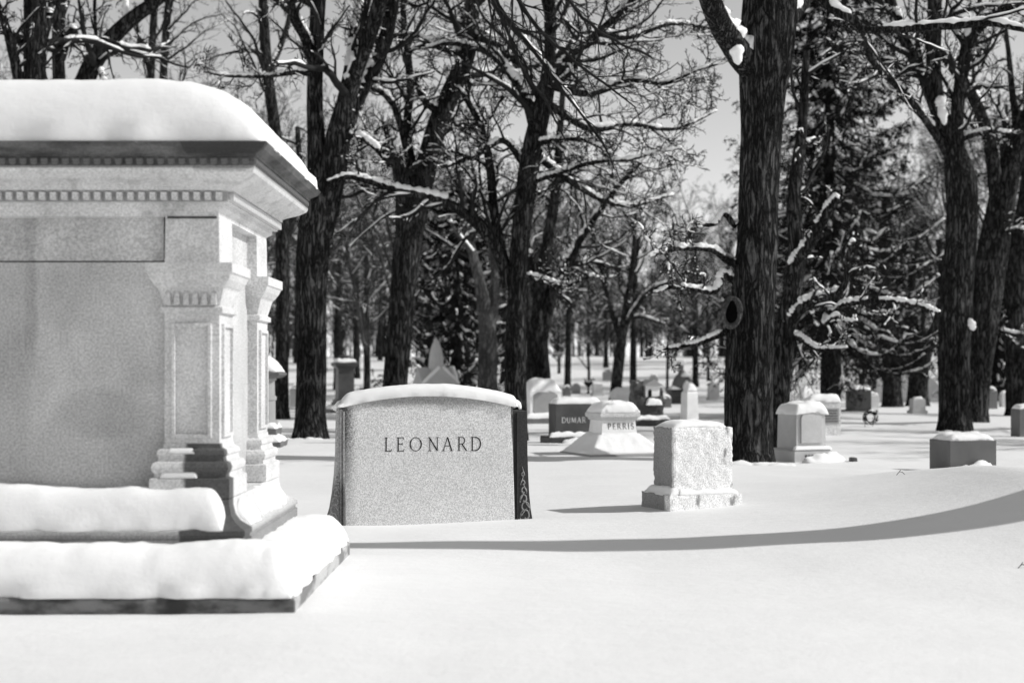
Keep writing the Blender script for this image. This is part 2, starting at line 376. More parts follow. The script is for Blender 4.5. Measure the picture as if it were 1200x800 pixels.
# ------------------------------------------------------------------ the large monument at the left
def build_monument():
    xr, y0 = -1.231, 8.05; Wd, Dp = 3.9, 2.75
    root = thing('granite_monument', 'large classical granite monument with dentil cornice and thick snow cap at the left', 'monument', (xr, y0, 0))
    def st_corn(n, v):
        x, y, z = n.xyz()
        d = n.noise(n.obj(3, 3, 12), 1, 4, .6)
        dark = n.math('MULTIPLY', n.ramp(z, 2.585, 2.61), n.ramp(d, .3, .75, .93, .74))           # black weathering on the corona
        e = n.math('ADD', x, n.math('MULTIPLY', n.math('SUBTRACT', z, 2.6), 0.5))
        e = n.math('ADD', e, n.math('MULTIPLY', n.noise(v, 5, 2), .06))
        dark_corner = n.math('MULTIPLY', n.ramp(e, -.62, -.60), n.ramp(n.math('ADD', z, n.math('MULTIPLY', x, -.4)), 2.70, 2.72))  # darker right-hand corner with a slanting edge
        dark_corner = n.math('MULTIPLY', dark_corner, n.ramp(y, .30, .26))
        gap_shade = n.math('MULTIPLY', n.math('MULTIPLY', n.ramp(z, 2.412, 2.416), n.ramp(z, 2.479, 2.475)), .5)     # shade painted into the gaps between the dentils
        dark = n.math('MAXIMUM', dark, gap_shade)
        s = n.math('MAXIMUM', dark, n.math('MULTIPLY', dark_corner, .93))
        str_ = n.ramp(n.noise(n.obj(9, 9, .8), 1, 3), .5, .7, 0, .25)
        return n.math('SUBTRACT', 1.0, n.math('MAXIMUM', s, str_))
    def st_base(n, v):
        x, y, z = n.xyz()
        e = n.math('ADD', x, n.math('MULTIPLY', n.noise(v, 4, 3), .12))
        dark_corner = n.math('MULTIPLY', n.ramp(e, -.69, -.655), n.math('MULTIPLY', n.ramp(z, 1.02, .97), n.ramp(y, .62, .56)))  # darker right-hand corner of the base
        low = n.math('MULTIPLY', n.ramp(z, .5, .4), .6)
        return n.math('SUBTRACT', 1.0, n.math('MAXIMUM', n.math('MULTIPLY', dark_corner, .85), low))
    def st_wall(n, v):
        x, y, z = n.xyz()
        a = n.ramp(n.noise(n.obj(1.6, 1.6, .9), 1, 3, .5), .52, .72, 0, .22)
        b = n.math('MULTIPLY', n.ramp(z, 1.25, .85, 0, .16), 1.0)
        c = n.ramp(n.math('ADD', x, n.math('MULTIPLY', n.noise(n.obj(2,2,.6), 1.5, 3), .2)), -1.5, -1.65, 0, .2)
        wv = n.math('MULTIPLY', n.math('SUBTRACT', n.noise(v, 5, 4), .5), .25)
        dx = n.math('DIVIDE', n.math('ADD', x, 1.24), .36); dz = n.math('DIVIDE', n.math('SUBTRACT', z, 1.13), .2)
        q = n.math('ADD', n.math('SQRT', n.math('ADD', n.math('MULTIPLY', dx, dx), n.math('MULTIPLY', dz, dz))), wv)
        e = n.ramp(q, 1.15, .5, 0, .24)                                          # dark blotch
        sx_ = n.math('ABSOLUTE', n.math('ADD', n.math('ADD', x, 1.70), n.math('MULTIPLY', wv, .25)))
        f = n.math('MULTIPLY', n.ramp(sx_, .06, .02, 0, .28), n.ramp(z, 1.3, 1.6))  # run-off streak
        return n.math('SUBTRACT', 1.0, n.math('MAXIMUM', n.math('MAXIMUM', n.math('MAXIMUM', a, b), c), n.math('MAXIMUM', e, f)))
    def st_step(n, v):
        x, y, z = n.xyz()
        d = n.ramp(n.noise(n.obj(4, 4, 9), 1, 4), .35, .65, .55, .9)
        side = n.ramp(n.noise(n.obj(5, 2.2, 6), 1, 3), .45, .6, 0, .6)
        return n.math('SUBTRACT', 1.0, n.mix(n.ramp(y, .02, .05), d, side))
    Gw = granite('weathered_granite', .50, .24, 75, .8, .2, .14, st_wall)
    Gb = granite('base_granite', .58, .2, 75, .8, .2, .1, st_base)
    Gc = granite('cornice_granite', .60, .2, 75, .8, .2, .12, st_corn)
    Gs = granite('step_granite', .42, .16, 200, .8, .2, .1, st_step)
    Gp = granite('clean_granite', .58, .22, 75, .8, .2, .16)
    DK = flat_mat('joint_and_shade', .05, .9)
    # local: x from -Wd to 0, y from 0 (front) to Dp
    def inset(i): return (-Wd+i, -i, i, Dp-i)
    MB().ring(*inset(0), [(0,-.25),(0,.10),(-.02,.12)]).build('lower_step', Gs, root, bevel=.008)
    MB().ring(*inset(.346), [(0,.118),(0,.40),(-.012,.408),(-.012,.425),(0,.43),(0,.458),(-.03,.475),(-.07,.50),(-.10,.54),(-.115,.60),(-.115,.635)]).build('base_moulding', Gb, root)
    bi = .60                                                                   # wall plane
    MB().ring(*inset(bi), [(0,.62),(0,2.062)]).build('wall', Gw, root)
    MB().ring(*inset(bi+.01), [(0,2.0),(0,2.074)]).build('joint_and_shade_line', DK, root)
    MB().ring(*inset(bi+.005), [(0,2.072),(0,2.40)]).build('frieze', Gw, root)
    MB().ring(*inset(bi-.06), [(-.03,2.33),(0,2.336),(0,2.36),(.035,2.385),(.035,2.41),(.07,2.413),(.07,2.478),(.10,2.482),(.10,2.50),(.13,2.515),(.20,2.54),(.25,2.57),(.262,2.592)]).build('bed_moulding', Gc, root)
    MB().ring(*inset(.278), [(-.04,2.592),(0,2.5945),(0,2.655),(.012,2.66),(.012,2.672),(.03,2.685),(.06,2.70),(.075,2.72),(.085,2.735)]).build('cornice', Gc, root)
    # pilasters at the corners: front right pair on the side, front left
    pj = .535
    def pilaster(x0, x1, ya, yb, front):
        p = MB().ring(x0, x1, ya, yb, [(0,.94),(0,1.752)]).build('pilaster', Gp, root)
        MB().ring(x0, x1, ya, yb, [(.075,.64),(.075,.755),(.05,.765),(.05,.785),(.062,.80),(.068,.825),(.058,.85),(.035,.86),(.03,.885),(.04,.90),(.035,.925),(.008,.94),(.004,.965)]).build('pilaster_base', Gb, p)
        MB().ring(x0, x1, ya, yb, [(.004,1.748),(.022,1.755),(.022,1.785),(.004,1.795),(.004,1.80),(.03,1.895),(.035,1.905),(.045,1.915),(.07,1.95),(.085,1.985),(.095,1.992),(.095,2.05)]).build('capital', Gp, p)
        MB().ring(x0, x1, ya, yb, [(.0,2.052),(-.004,2.336)]).build('frieze_block', Gp, p)
        return p
    pw = .33
    prs = []
    for (x0, x1) in ((-pj-pw, -pj), (-Wd+pj, -Wd+pj+pw)):
        for (ya, yb) in ((pj, pj+pw+.08), (Dp-pj-pw-.08, Dp-pj)):
            prs.append(((x0, x1, ya, yb), pilaster(x0, x1, ya, yb, ya < 1)))
    for (x0, x1, ya, yb), p in prs[:3]:
        if ya < 1:                                                                # raised border round the sunk panel of the shaft, on the front
            bb = MB(); t = .024; m0, m1 = x0+.045, x1-.045; z0, z1 = 1.0, 1.69
            for a in ((m0, m0+.022, z0, z1), (m1-.022, m1, z0, z1)): bb.box(a[0], a[1], ya-t, ya+.01, a[2], a[3])
            for a in ((m0+.0225, m1-.0225, z0, z0+.022), (m0+.0225, m1-.0225, z1-.022, z1)): bb.box(a[0], a[1], ya-t+.001, ya+.01, a[2], a[3])
            bb.build('panel_border', Gp, p, bevel=.004)
            for k in range(6):                                                    # gadroons under the abacus
                xx = x0 + (k+.5)*(x1-x0)/6
                MB().ring(xx-.017, xx+.017, ya-.042, ya, [(0,1.80),(0,1.815),(-.004,1.87),(-.016,1.888)]).build('gadroon', Gp, p)
        if x1 > -1:                                                               # and on the right-hand side
            bb = MB(); t = .02; m0, m1 = ya+.06, yb-.06; z0, z1 = 1.0, 1.69
            for a in ((m0, m0+.022, z0, z1), (m1-.022, m1, z0, z1)): bb.box(x1-.01, x1+t, a[0], a[1], a[2], a[3])
            for a in ((m0+.0225, m1-.0225, z0, z0+.022), (m0+.0225, m1-.0225, z1-.022, z1)): bb.box(x1-.01, x1+t-.001, a[0], a[1], a[2], a[3])
            bb.build('panel_border', Gp, p, bevel=.004)
    # dentils: one object each, front and right side
    dm = MB().box(-.018, .018, -.03, .012, 2.424, 2.470); first = dm.build('dentil', Gp, root, bevel=.003); me = first.data
    zf = bi-.06-.07; xs = np.arange(-zf-.05, -Wd+zf, -.066)
    first.location = (xs[0], zf, 0)
    for x in xs[1:]:
        o = link('dentil', me, None, root); o.location = (x, zf, 0)
    for y in np.arange(zf+.06, Dp-zf, .066):
        o = link('dentil', me, None, root); o.location = (-zf, y, 0); o.rotation_euler = (0, 0, R(90))
    # leaf drops carved on the corona
    lm = MB().ring(-.02, .02, -.008, .01, [(-.012,2.603),(0,2.62),(0,2.645),(-.006,2.652)]).build('carved_leaf', Gc, root, bevel=.002); le = lm.data
    ci = .278; xs = np.arange(-ci-.05, -Wd+ci, -.062); lm.location = (xs[0], ci, 0)
    for x in xs[1:]:
        o = link('carved_leaf', le, None, root); o.location = (x, ci, 0)
    for y in np.arange(ci+.05, Dp-ci, .062):
        o = link('carved_leaf', le, None, root); o.location = (-ci, y, 0); o.rotation_euler = (0, 0, R(90))
    # joints on the right side of entablature
    jb = MB(); jb.box(-bi-.012, -bi+.048, 1.86, 1.868, 2.072, 2.33); jb.build('joint_and_shade_line', DK, root)
    for (x0, x1) in ((-pj-pw-.004, -pj+.004),): MB().box(x0+.02, x1-.02, pj-.003, pj+.02, 2.322, 2.334).build('joint_and_shade_line', DK, root); MB().box(x0-.006, x0+.004, pj+.02, bi+.02, 2.08, 2.33).build('joint_and_shade_line', DK, root)  # dark strips painting shade under the bed moulding and beside the frieze block
    # snow on the cornice
    snow_pad(root, SNOW, -Wd+.22, -.215, .215, Dp-.22, lambda x, y: 2.733, .40, n=(70, 40), amp=.05, sc=1.6, edges=(.6, .62, .22, .5), over=.0, seed=3.1)
    # snow on the steps
    def stepsnow(x0, x1, ya, yb, za, zb, h, e, seed, n=(60, 16), name='snow_bank'):
        def zf_(x, y):
            return za
        return snow_pad(root, SNOW, x0, x1, ya, yb, zf_, h, n=n, amp=.09, sc=2.6, edges=e, over=.004, seed=seed, name=name, edge=.2)
    stepsnow(-Wd, -.02, .005, .44, .120, .3, .275, (.1, .14, .27, .001), 1.2, (110, 18))
    stepsnow(-.42, -.005, .06, Dp-.02, .1205, .3, .22, (.001, .13, .30, .4), 5.2, (24, 70))
    stepsnow(-Wd+.4, -.478, .352, .602, .46, .3, .245, (.1, .12, .13, .001), 7.7, (80, 18))
    stepsnow(-.475, -.37, .62, .95, .47, .3, .15, (.03, .07, .15, .15), 2.7, (10, 20), 'snow_patch')
    stepsnow(-.52, -.37, 1.2, 2.1, .47, .3, .16, (.03, .1, .2, .3), 9.7, (12, 24), 'snow_patch')
    stepsnow(-.87, -.66, pj-.07, pj-.004, .765, .8, .035, (.02, .03, .03, .001), 4.4, (20, 8), 'snow_patch')
    stepsnow(-.84, -.68, pj-.035, pj-.004, .905, .8, .03, (.02, .03, .02, .001), 6.4, (20, 8), 'snow_patch')
build_monument()

# ------------------------------------------------------------------ named family stone
def build_leonard():
    d = 13.57; s = d/F
    xc = X(502, d); root = thing('headstone', 'wide granite headstone lettered LEONARD with curved top and snow cap', 'headstone', (xc, d, gz(xc, d)-.02), R(8))
    zb = root.location.z
    zz = lambda py: Z(py, d) - zb; xx = lambda px: (px-502)*s
    dep = .52
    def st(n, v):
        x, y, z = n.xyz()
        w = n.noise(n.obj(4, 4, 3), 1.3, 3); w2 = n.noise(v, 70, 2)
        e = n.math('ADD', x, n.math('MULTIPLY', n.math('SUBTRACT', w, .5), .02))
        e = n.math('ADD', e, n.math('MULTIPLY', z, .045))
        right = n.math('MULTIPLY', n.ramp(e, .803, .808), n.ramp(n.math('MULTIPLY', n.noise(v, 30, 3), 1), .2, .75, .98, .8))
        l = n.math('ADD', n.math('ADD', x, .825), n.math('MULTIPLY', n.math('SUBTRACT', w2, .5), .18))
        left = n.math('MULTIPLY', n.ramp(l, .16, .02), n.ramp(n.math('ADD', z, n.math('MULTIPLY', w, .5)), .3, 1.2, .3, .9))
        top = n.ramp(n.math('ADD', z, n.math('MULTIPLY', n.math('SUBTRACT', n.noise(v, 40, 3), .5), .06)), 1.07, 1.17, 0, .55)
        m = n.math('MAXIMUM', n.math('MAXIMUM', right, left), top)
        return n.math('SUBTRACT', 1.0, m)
    G = granite('speckled_granite', .70, .34, 105, .7, .12, .05, st)
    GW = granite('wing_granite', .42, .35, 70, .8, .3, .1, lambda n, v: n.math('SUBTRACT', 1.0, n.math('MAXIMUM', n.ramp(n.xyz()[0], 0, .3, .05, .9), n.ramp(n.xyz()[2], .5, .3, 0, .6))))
    GSC = granite('scroll_granite', .26, .3, 70, .8, .2, .1)
    # slab with segmental top
    ol = [(xx(404), -.1), (xx(600.5), -.1), (xx(597.5), zz(475.5))]
    for k in range(1, 20):
        t = k/20; ol.append((xx(597.5)+(xx(402)-xx(597.5))*t, zz(475.5)+ (zz(463)-zz(475.5))*(1-(2*t-1)**2)))
    ol.append((xx(402), zz(475.5)))
    MB().prism(ol, -dep/2, dep/2, .012).build('slab', G, root)
    for sgn in (-1, 1):                                                          # flared wings
        if sgn < 0: out = [(395, 478.5), (394.5, 500), (394, 530), (392.5, 555), (390, 578), (387, 596), (383, 609), (381, 616)]; inn = 404
        else: out = [(614.5, 481), (615, 500), (615.3, 530), (616.2, 555), (617.4, 578), (619.3, 596), (621.5, 609), (623, 616)]; inn = 597
        ol = [(xx(a), zz(b)) for a, b in out]
        ol = (ol + [(xx(inn), zz(616)), (xx(inn), zz(out[0][1]))])
        if sgn < 0: ol = ol
        w = MB().prism(ol, -dep/2+.03, dep/2-.03, .006).build('wing', GW, root)
        gr = MB()
        for k, px in enumerate((399.5, 403.0) if sgn < 0 else (598.5, 603)):
            gr.box(xx(px)-.006, xx(px)+.006, -dep/2+.012-.013*k, -dep/2+.032, -.05, zz(out[0][1]+2))
        gr.build('moulding_bead', GW, w, bevel=.003)
        rng = random.Random(4+sgn)                                               # carved foliage scrolls low on the wing
        vs = []
        for k in range(6):
            py = 604 - k*9.5 - rng.random()*2; cx = {-1: [391, 391.5, 393.5, 394.5, 396, 396.5], 1: [613, 612, 611, 610.5, 610, 609.5]}[sgn][k]
            turn = 1 if k % 2 else -1; rad = (.046, .042, .034, .026, .02, .015)[k]
            a = np.linspace(-.6, 1.7*math.pi, 22); rr = rad*(1.15-a/(2.1*math.pi))
            p = np.stack([xx(cx)+turn*rr*np.cos(a), np.full(22, -dep/2+.03), zz(py)+rr*np.sin(a)*1.35], 1)
            vs.append((p, np.linspace(.004, .011, 22)))
            leaf = np.stack([xx(cx)+turn*np.linspace(rad, -.3*rad, 8), np.full(8, -dep/2+.03), zz(py)+np.linspace(.0, .075, 8)], 1)
            vs.append((leaf, np.linspace(.009, .003, 8)))
        for p, r in vs:
            link('carved_scroll', tube_mesh('carved_scroll', [(p[None], r[None], 5)]), GSC, w)
    # lettering
    lx = {'0L': 449.2, '1E': 463.0, '2O': 478.0, '3N': 499.0, '4A': 515.2, '5R': 533.0, '6D': 548.4}
    h = 15.3*s
    for k, px in lx.items(): letter(k[1], xx(px), zz(526.2), h, -dep/2, INK, root, .86, .98)
    # snow on the curved top
    def top(x, y):
        t = min(max((x-xx(402))/(xx(597.5)-xx(402)), 0), 1); return zz(475.5)+(zz(463)-zz(475.5))*(1-(2*t-1)**2)
    snow_pad(root, SNOW, xx(400), xx(603), -dep/2-.015, dep/2+.02, top, .105, n=(90, 20), amp=.10, sc=2.0, edges=(.10, .06, .09, .1), over=.006, seed=8.0)
    # snow slump hanging over the right shoulder
    mb = []
    p = np.array([[xx(598), -.2, zz(473)], [xx(603), -.2, zz(472)], [xx(606), -.2, zz(474.5)], [xx(607.3), -.2, zz(479)]])
    link('snow_lip', tube_mesh('snow_lip', [(smooth_line(p, 12)[None], np.linspace(.045, .012, 12)[None], 8)]), SNOW, root)
    p = np.array([[xx(400), -.1, zz(474)], [xx(397), .0, zz(476)], [xx(394), .05, zz(478)]])
    link('snow_lip', tube_mesh('snow_lip', [(smooth_line(p, 10)[None], np.linspace(.05, .03, 10)[None], 8)]), SNOW, root)

def tube_arrays(groups):
    Vs, Qs, off = [], [], 0
    for pts, rad, k in groups:
        if len(pts) == 0: continue
        B, n, _ = pts.shape
        T = np.gradient(pts, axis=1); T /= np.linalg.norm(T, axis=2, keepdims=True)+1e-9
        m = T.mean(1); ref = np.where((np.abs(m[:, 2]) > .75)[:, None], np.array([1., .1, 0]), np.array([0, .1, 1.]))
        U = np.cross(T, ref[:, None, :]); U /= np.linalg.norm(U, axis=2, keepdims=True)+1e-9
        Wv = np.cross(U, T)
        a = 2*np.pi*np.arange(k)/k
        ring = pts[:, :, None, :] + rad[:, :, None, None]*(np.cos(a)[None, None, :, None]*U[:, :, None, :]+np.sin(a)[None, None, :, None]*Wv[:, :, None, :])
        Vs.append(ring.reshape(-1, 3))
        I = np.arange(B*n*k).reshape(B, n, k)+off; J = np.roll(I, -1, axis=2)
        Qs.append(np.stack([I[:, :-1], J[:, :-1], J[:, 1:], I[:, 1:]], -1).reshape(-1, 4)); off += B*n*k
        if k >= 5:                                                               # close the ends
            c0 = pts[:, 0]; c1 = pts[:, -1]; Vs.append(np.concatenate([c0, c1])); b = off; off += 2*B
            i0 = I[:, 0]; j0 = J[:, 0]; i1 = I[:, -1]; j1 = J[:, -1]
            cc0 = (b+np.arange(B))[:, None]+np.zeros_like(i0); cc1 = (b+B+np.arange(B))[:, None]+np.zeros_like(i0)
            Qs.append(np.stack([cc0, j0, i0, cc0], -1).reshape(-1, 4)); Qs.append(np.stack([cc1, i1, j1, cc1], -1).reshape(-1, 4))
    return np.concatenate(Vs), np.concatenate(Qs)

def mesh_mixed(name, V, Q):
    tri = Q[:, 0] == Q[:, 3]
    if not tri.any(): return mesh_np(name, V, Q)
    L = np.concatenate([Q[~tri].ravel(), Q[tri][:, :3].ravel()]); tot = np.concatenate([np.full((~tri).sum(), 4), np.full(tri.sum(), 3)])
    st = np.concatenate([[0], np.cumsum(tot)[:-1]])
    me = bpy.data.meshes.new(name); me.vertices.add(len(V)); me.vertices.foreach_set('co', np.asarray(V, np.float32).ravel())
    me.loops.add(len(L)); me.loops.foreach_set('vertex_index', L.astype(np.int32))
    me.polygons.add(len(tot)); me.polygons.foreach_set('loop_start', st.astype(np.int32))
    me.update(calc_edges=True); me.polygons.foreach_set('use_smooth', np.ones(len(tot), bool)); return me
def tube_mesh(name, groups): return mesh_mixed(name, *tube_arrays(groups))

def smooth_line(p, n):
    """Catmull-Rom through control points (any columns), resampled to n"""
    p = np.asarray(p, float); q = np.vstack([2*p[0]-p[1], p, 2*p[-1]-p[-2]])
    seg = np.linalg.norm(np.diff(p[:, :3], axis=0), axis=1); cum = np.concatenate([[0], np.cumsum(seg)])
    out = []
    for s in np.linspace(0, cum[-1], n):
        i = min(np.searchsorted(cum, s, side='right')-1, len(p)-2); t = (s-cum[i])/max(seg[i], 1e-9)
        a, b, c, e = q[i], q[i+1], q[i+2], q[i+3]
        out.append(.5*((2*b)+(-a+c)*t+(2*a-5*b+4*c-e)*t*t+(-a+3*b-3*c+e)*t**3))
    return np.array(out)
build_leonard()

# ------------------------------------------------------------------ other stones
G_ROCK = granite('rock_faced_granite', .62, .30, 120, .85, .7, .1)
def plaster(n, v):
    x, y, z = n.xyz(); nn = n.math('ADD', n.noise(n.obj(1, 1, .55), 6, 5), n.math('MULTIPLY', n.ramp(x, .2, .25), -.10))
    f = n.math('MULTIPLY', n.ramp(nn, .30, .40), n.ramp(n.math('ADD', y, n.math('MULTIPLY', n.noise(v, 25, 3), .02)), -.16, -.2))
    return n.math('MULTIPLY_ADD', f, 1.9, 1.0)                                   # wind-blown snow frozen onto the front
G_BLOCK = granite('snow_plastered_granite', .28, .3, 90, .85, .5, .06, plaster)
G_GREY = granite('grey_granite', .30, .2, 200, .6, .15, .1)
G_DARK = granite('dark_polished_granite', .075, .2, 240, .35, .08, .3)
G_BLACK = granite('near_black_granite', .05, .2, 240, .4, .08, .2)
G_WHITE = granite('white_marble', .84, .07, 90, .7, .15, .1)
G_MID = granite('mid_grey_granite', .13, .22, 200, .6, .2, .15)
G_LIGHT = granite('light_grey_granite', .5, .12, 120, .7, .12, .1)
PALE = flat_mat('pale_letter', .5, .8); IRON = flat_mat('dark_iron', .02, .6); SUNK = flat_mat('sunk_letter', .09, .8)

def place(name, label, px, py, rz=0.0, d=None, cat='headstone', group=None):
    d = d or DB(py); x = X(px, d)
    z = gz(x, d)
    o = thing(name, label, cat, (x, d, z-.01), R(rz), group); o['_d'] = d; return o, d, d/F
def arch(w, z0, z1, rise, n=14):
    o = [(-w/2, z0), (w/2, z0), (w/2, z1-rise)]
    for k in range(1, n): t = k/n; o.append((w/2-w*t, z1-rise+rise*math.sin(math.pi*t)**.8))
    return o+[(-w/2, z1-rise)]

# rock-faced block on a plinth
r, d, s = place('headstone', 'rough rock faced pale granite block on a low plinth beside the lettered stone', 812, 597, 20)
rough_block(.80, .66, .20, G_BLOCK, r, 'plinth', .03, .007, 10, loc=(-.01, .02, -.05), chip=.015, seed=2)
rough_block(.66, .46, .665, G_BLOCK, r, 'die', .022, .008, 10, loc=(.0, .0, .148), chip=.018, seed=5)
snow_pad(r, SNOW, -.315, .27, -.215, .215, lambda x, y: .807, .065, n=(40, 24), amp=.2, edges=(.14, .2, .06, .1), over=0, seed=1)
snow_pad(r, SNOW, -.39, -.29, -.29, .3, lambda x, y: .145, .07, n=(10, 24), amp=.3, edges=(.05, .02, .05, .05), over=0, seed=2, name='snow_ledge')
snow_pad(r, SNOW, -.30, .36, -.30, -.215, lambda x, y: .145, .05, n=(30, 10), amp=.5, sc=9, edges=(.02, .1, .03, .01), over=0, seed=3, name='snow_ledge')

# stone with sloping base and moulded top, PERRIS
r, d, s = place('headstone', 'pale tapered stone lettered PERRIS on a broad sloping snowy base', 718, 535, 22)
MB().ring(-.68, .68, -.62, .62, [(0,-.1),(0,.06),(-.01,.07)]).build('plinth', G_GREY, r, bevel=.01)
MB().ring(-.66, .66, -.58, .58, [(0,.068),(-.10,.13),(-.22,.24),(-.30,.36)]).build('sloping_base', G_WHITE, r)
MB().ring(-.345, .345, -.28, .28, [(0,.33),(-.03,.40),(-.05,.60)]).build('die', G_WHITE, r)
MB().ring(-.30, .30, -.235, .235, [(0,.598),(.02,.61),(.03,.64),(.06,.66),(.06,.715),(.03,.73)]).build('cap_moulding', G_ROCK, r)
word('PERRIS', .03, .455, .095, -.243, G_MID, r, .3, 1.0)
snow_pad(r, SNOW, -.35, .35, -.29, .29, lambda x, y: .728, .17, n=(40, 24), amp=.25, sc=5, edges=(.16, .16, .10, .2), over=0, seed=12)
snow_pad(r, SNOW, -.66, .66, -.58, .58, lambda x, y: .072+.27*float(sstep(0, .36, min(.66-abs(x), .58-abs(y)))), .05, n=(44, 40), amp=.4, sc=5, edges=(.08, .08, .08, .08), over=0, seed=13, name='snow_slope')

# dark polished die with pale letters, DUMAR
r, d, s = place('headstone', 'dark polished block stone lettered DUMAR behind the tapered stone', 673, 516, 15)
MB().ring(-.62, .60, -.36, .36, [(0,-.1),(0,.10),(-.01,.12)]).build('plinth', G_BLACK, r, bevel=.01)
MB().box(-.47, .50, -.25, .25, .118, .775).build('die', G_DARK, r, bevel=.008)
word('DUMAR', -.09, .40, .105, -.25, PALE, r, .18, 1.7)
snow_pad(r, SNOW, -.46, .49, -.24, .24, lambda x, y: .774, .12, n=(36, 18), amp=.2, edges=(.15, .1, .1, .1), over=0, seed=21)
snow_pad(r, SNOW, -.6, .55, -.35, -.255, lambda x, y: .118, .09, n=(30, 10), amp=.4, sc=8, edges=(.06, .05, .05, .02), over=0, seed=22, name='snow_ledge')
drift(r, SNOW, [(-.4, -.42), (.1, -.40), (.5, -.4)], .24, .12, seed=3)

# cross-gabled die right of the big trunk
r, d, s = place('headstone', 'grey stone with rounded gable and thick snow cap just right of the big trunk', 939, 536, 21)
MB().ring(-.35, .35, -.36, .36, [(0,-.1),(0,.17),(-.02,.19),(-.05,.205)]).build('plinth', G_LIGHT, r)
MB().ring(-.275, .275, -.29, .29, [(0,.20),(-.01,.75),(-.012,.80)]).build('die', G_LIGHT, r)
MB().prism(arch(.40, .3, .90, .2), -.312, -.27, .008).build('gable', G_LIGHT, r)
gp = MB()
for k, (a, b) in enumerate(((-.16, -.12), (-.1, -.06), (-.04, 0), (.02, .06), (.08, .12))): gp.box(a, b, -.3625, -.35, .055, .12)
gp.build('sunk_inscription', SUNK, r)
snow_pad(r, SNOW, -.30, .31, -.33, .30, lambda x, y: .80-.04*abs(x)/.3, .165, n=(40, 24), amp=.22, edges=(.1, .15, .07, .1), over=0, seed=31)
snow_pad(r, SNOW, -.34, .34, -.37, -.285, lambda x, y: .20, .05, n=(30, 10), amp=.3, edges=(.03, .03, .03, .01), over=0, seed=32, name='snow_ledge')
drift(r, SNOW, [(-.3, -.5), (.0, -.52), (.3, -.48), (.55, -.40)], .34, .16, seed=7, lump=.7)
rough_block(.10, .10, .10, G_BLACK, r, 'footstone', .03, .01, 8, loc=(.57, -.62, -.02), seed=3)

# lettered slab behind it
r, d, s = place('headstone', 'pale slab with sunk inscription panel leaning out behind the rounded gable stone', 962, 513, 12)
rough_block(.72, .42, .78, G_ROCK, r, 'slab', .05, .012, 7, loc=(0, 0, -.05), seed=11)
MB().box(-.06, .31, -.222, -.2, .26, .58).build('inscription_panel', G_GREY, r, bevel=.004)
for k in range(5):
    mb = MB(); zz0 = .53-k*.055; x = -.03; rr = random.Random(k)
    while x < .26:
        w = rr.uniform(.012, .03); mb.box(x, x+w, -.2245, -.2215, zz0-.015, zz0+.015); x += w+.012
    mb.build('inscription_line', SUNK, r)
snow_pad(r, SNOW, -.36, .35, -.22, .22, lambda x, y: .715, .15, n=(36, 20), amp=.25, edges=(.3, .06, .1, .1), over=0, seed=41)

# low box stone at the right
r, d, s = place('headstone', 'low grey box stone with snow lid in front of the right hand trunk', 1128, 547, 10)
MB().box(-.36, .36, -.32, .32, -.1, .455).build('die', G_MID, r, bevel=.006)
snow_pad(r, SNOW, -.34, .34, -.30, .30, lambda x, y: .452, .10, n=(40, 24), amp=.2, edges=(.16, .16, .12, .12), over=0, seed=51)
drift(r, SNOW, [(-.36, -.36), (-.1, -.42), (.1, -.40), (.42, -.36)], .26, .15, seed=9, lump=.6, sc=6)

# column-shaped stone at the left, beyond the monument
r, d, s = place('headstone', 'pale drum shaped pillar with domed snowy top glimpsed beyond the monument', 303, 524, 0)
rough_block(.95, .9, .16, G_MID, r, 'plinth', .06, .02, 7, loc=(0, 0, -.04), seed=21)
rough_block(.75, .7, .16, G_MID, r, 'plinth', .06, .02, 7, loc=(0, 0, .20), seed=23)
MB().lathe([(.36,.42),(.36,.48),(.31,.52),(.31,.86),(.33,.88),(.33,.94),(.30,.96),(.295,1.22),(.33,1.25),(.33,1.28)], 28).build('drum', G_GREY, r, smooth=False)
MB().ring(-.33, .33, -.33, .33, [(0,1.278),(.07,1.30),(.12,1.34),(.12,1.37),(.05,1.42),(-.05,1.47),(-.2,1.52)]).build('cap', G_MID, r)
snow_pad(r, SNOW, -.42, .42, -.42, .42, lambda x, y: 1.375+.1*(1-min(1, abs(x)/.42)), .24, n=(30, 24), amp=.12, edges=(.3, .3, .3, .3), over=0, seed=61)
snow_pad(r, SNOW, -.46, .46, -.44, .42, lambda x, y: .12, .12, n=(30, 24), amp=.3, edges=(.1, .1, .1, .1), over=0, seed=62, name='snow_ledge')
snow_pad(r, SNOW, -.37, .37, -.34, .34, lambda x, y: .36, .11, n=(30, 24), amp=.3, edges=(.1, .1, .1, .1), over=0, seed=63, name='snow_ledge')

# dark tall pedestal with capped top
r, d, s = place('monument', 'tall dark polished pedestal with carved cap between two left trunks', 404, 483, 18, cat='monument')
MB().ring(-.62, .62, -.6, .6, [(0,-.1),(0,.10),(-.02,.12)]).build('plinth', G_BLACK, r, bevel=.01)
MB().ring(-.40, .40, -.40, .40, [(0,.20),(0,.32),(-.05,.36),(-.05,.44)]).build('base', G_BLACK, r)
MB().ring(-.30, .30, -.30, .30, [(0,.43),(-.02,.50),(-.03,1.50)]).build('shaft', G_DARK, r)
MB().ring(-.30, .30, -.30, .30, [(0,1.498),(.02,1.54),(.10,1.60),(.10,1.68),(.02,1.72)]).build('cornice', G_BLACK, r)
MB().lathe([(.2,1.71),(.26,1.78),(.28,1.86),(.2,1.92),(.1,1.95)], 18).build('finial', G_BLACK, r, smooth=True)
snow_pad(r, SNOW, -.34, .34, -.34, .34, lambda x, y: 1.70, .12, n=(20, 20), amp=.5, sc=6, edges=(.1, .1, .1, .1), over=0, seed=71)
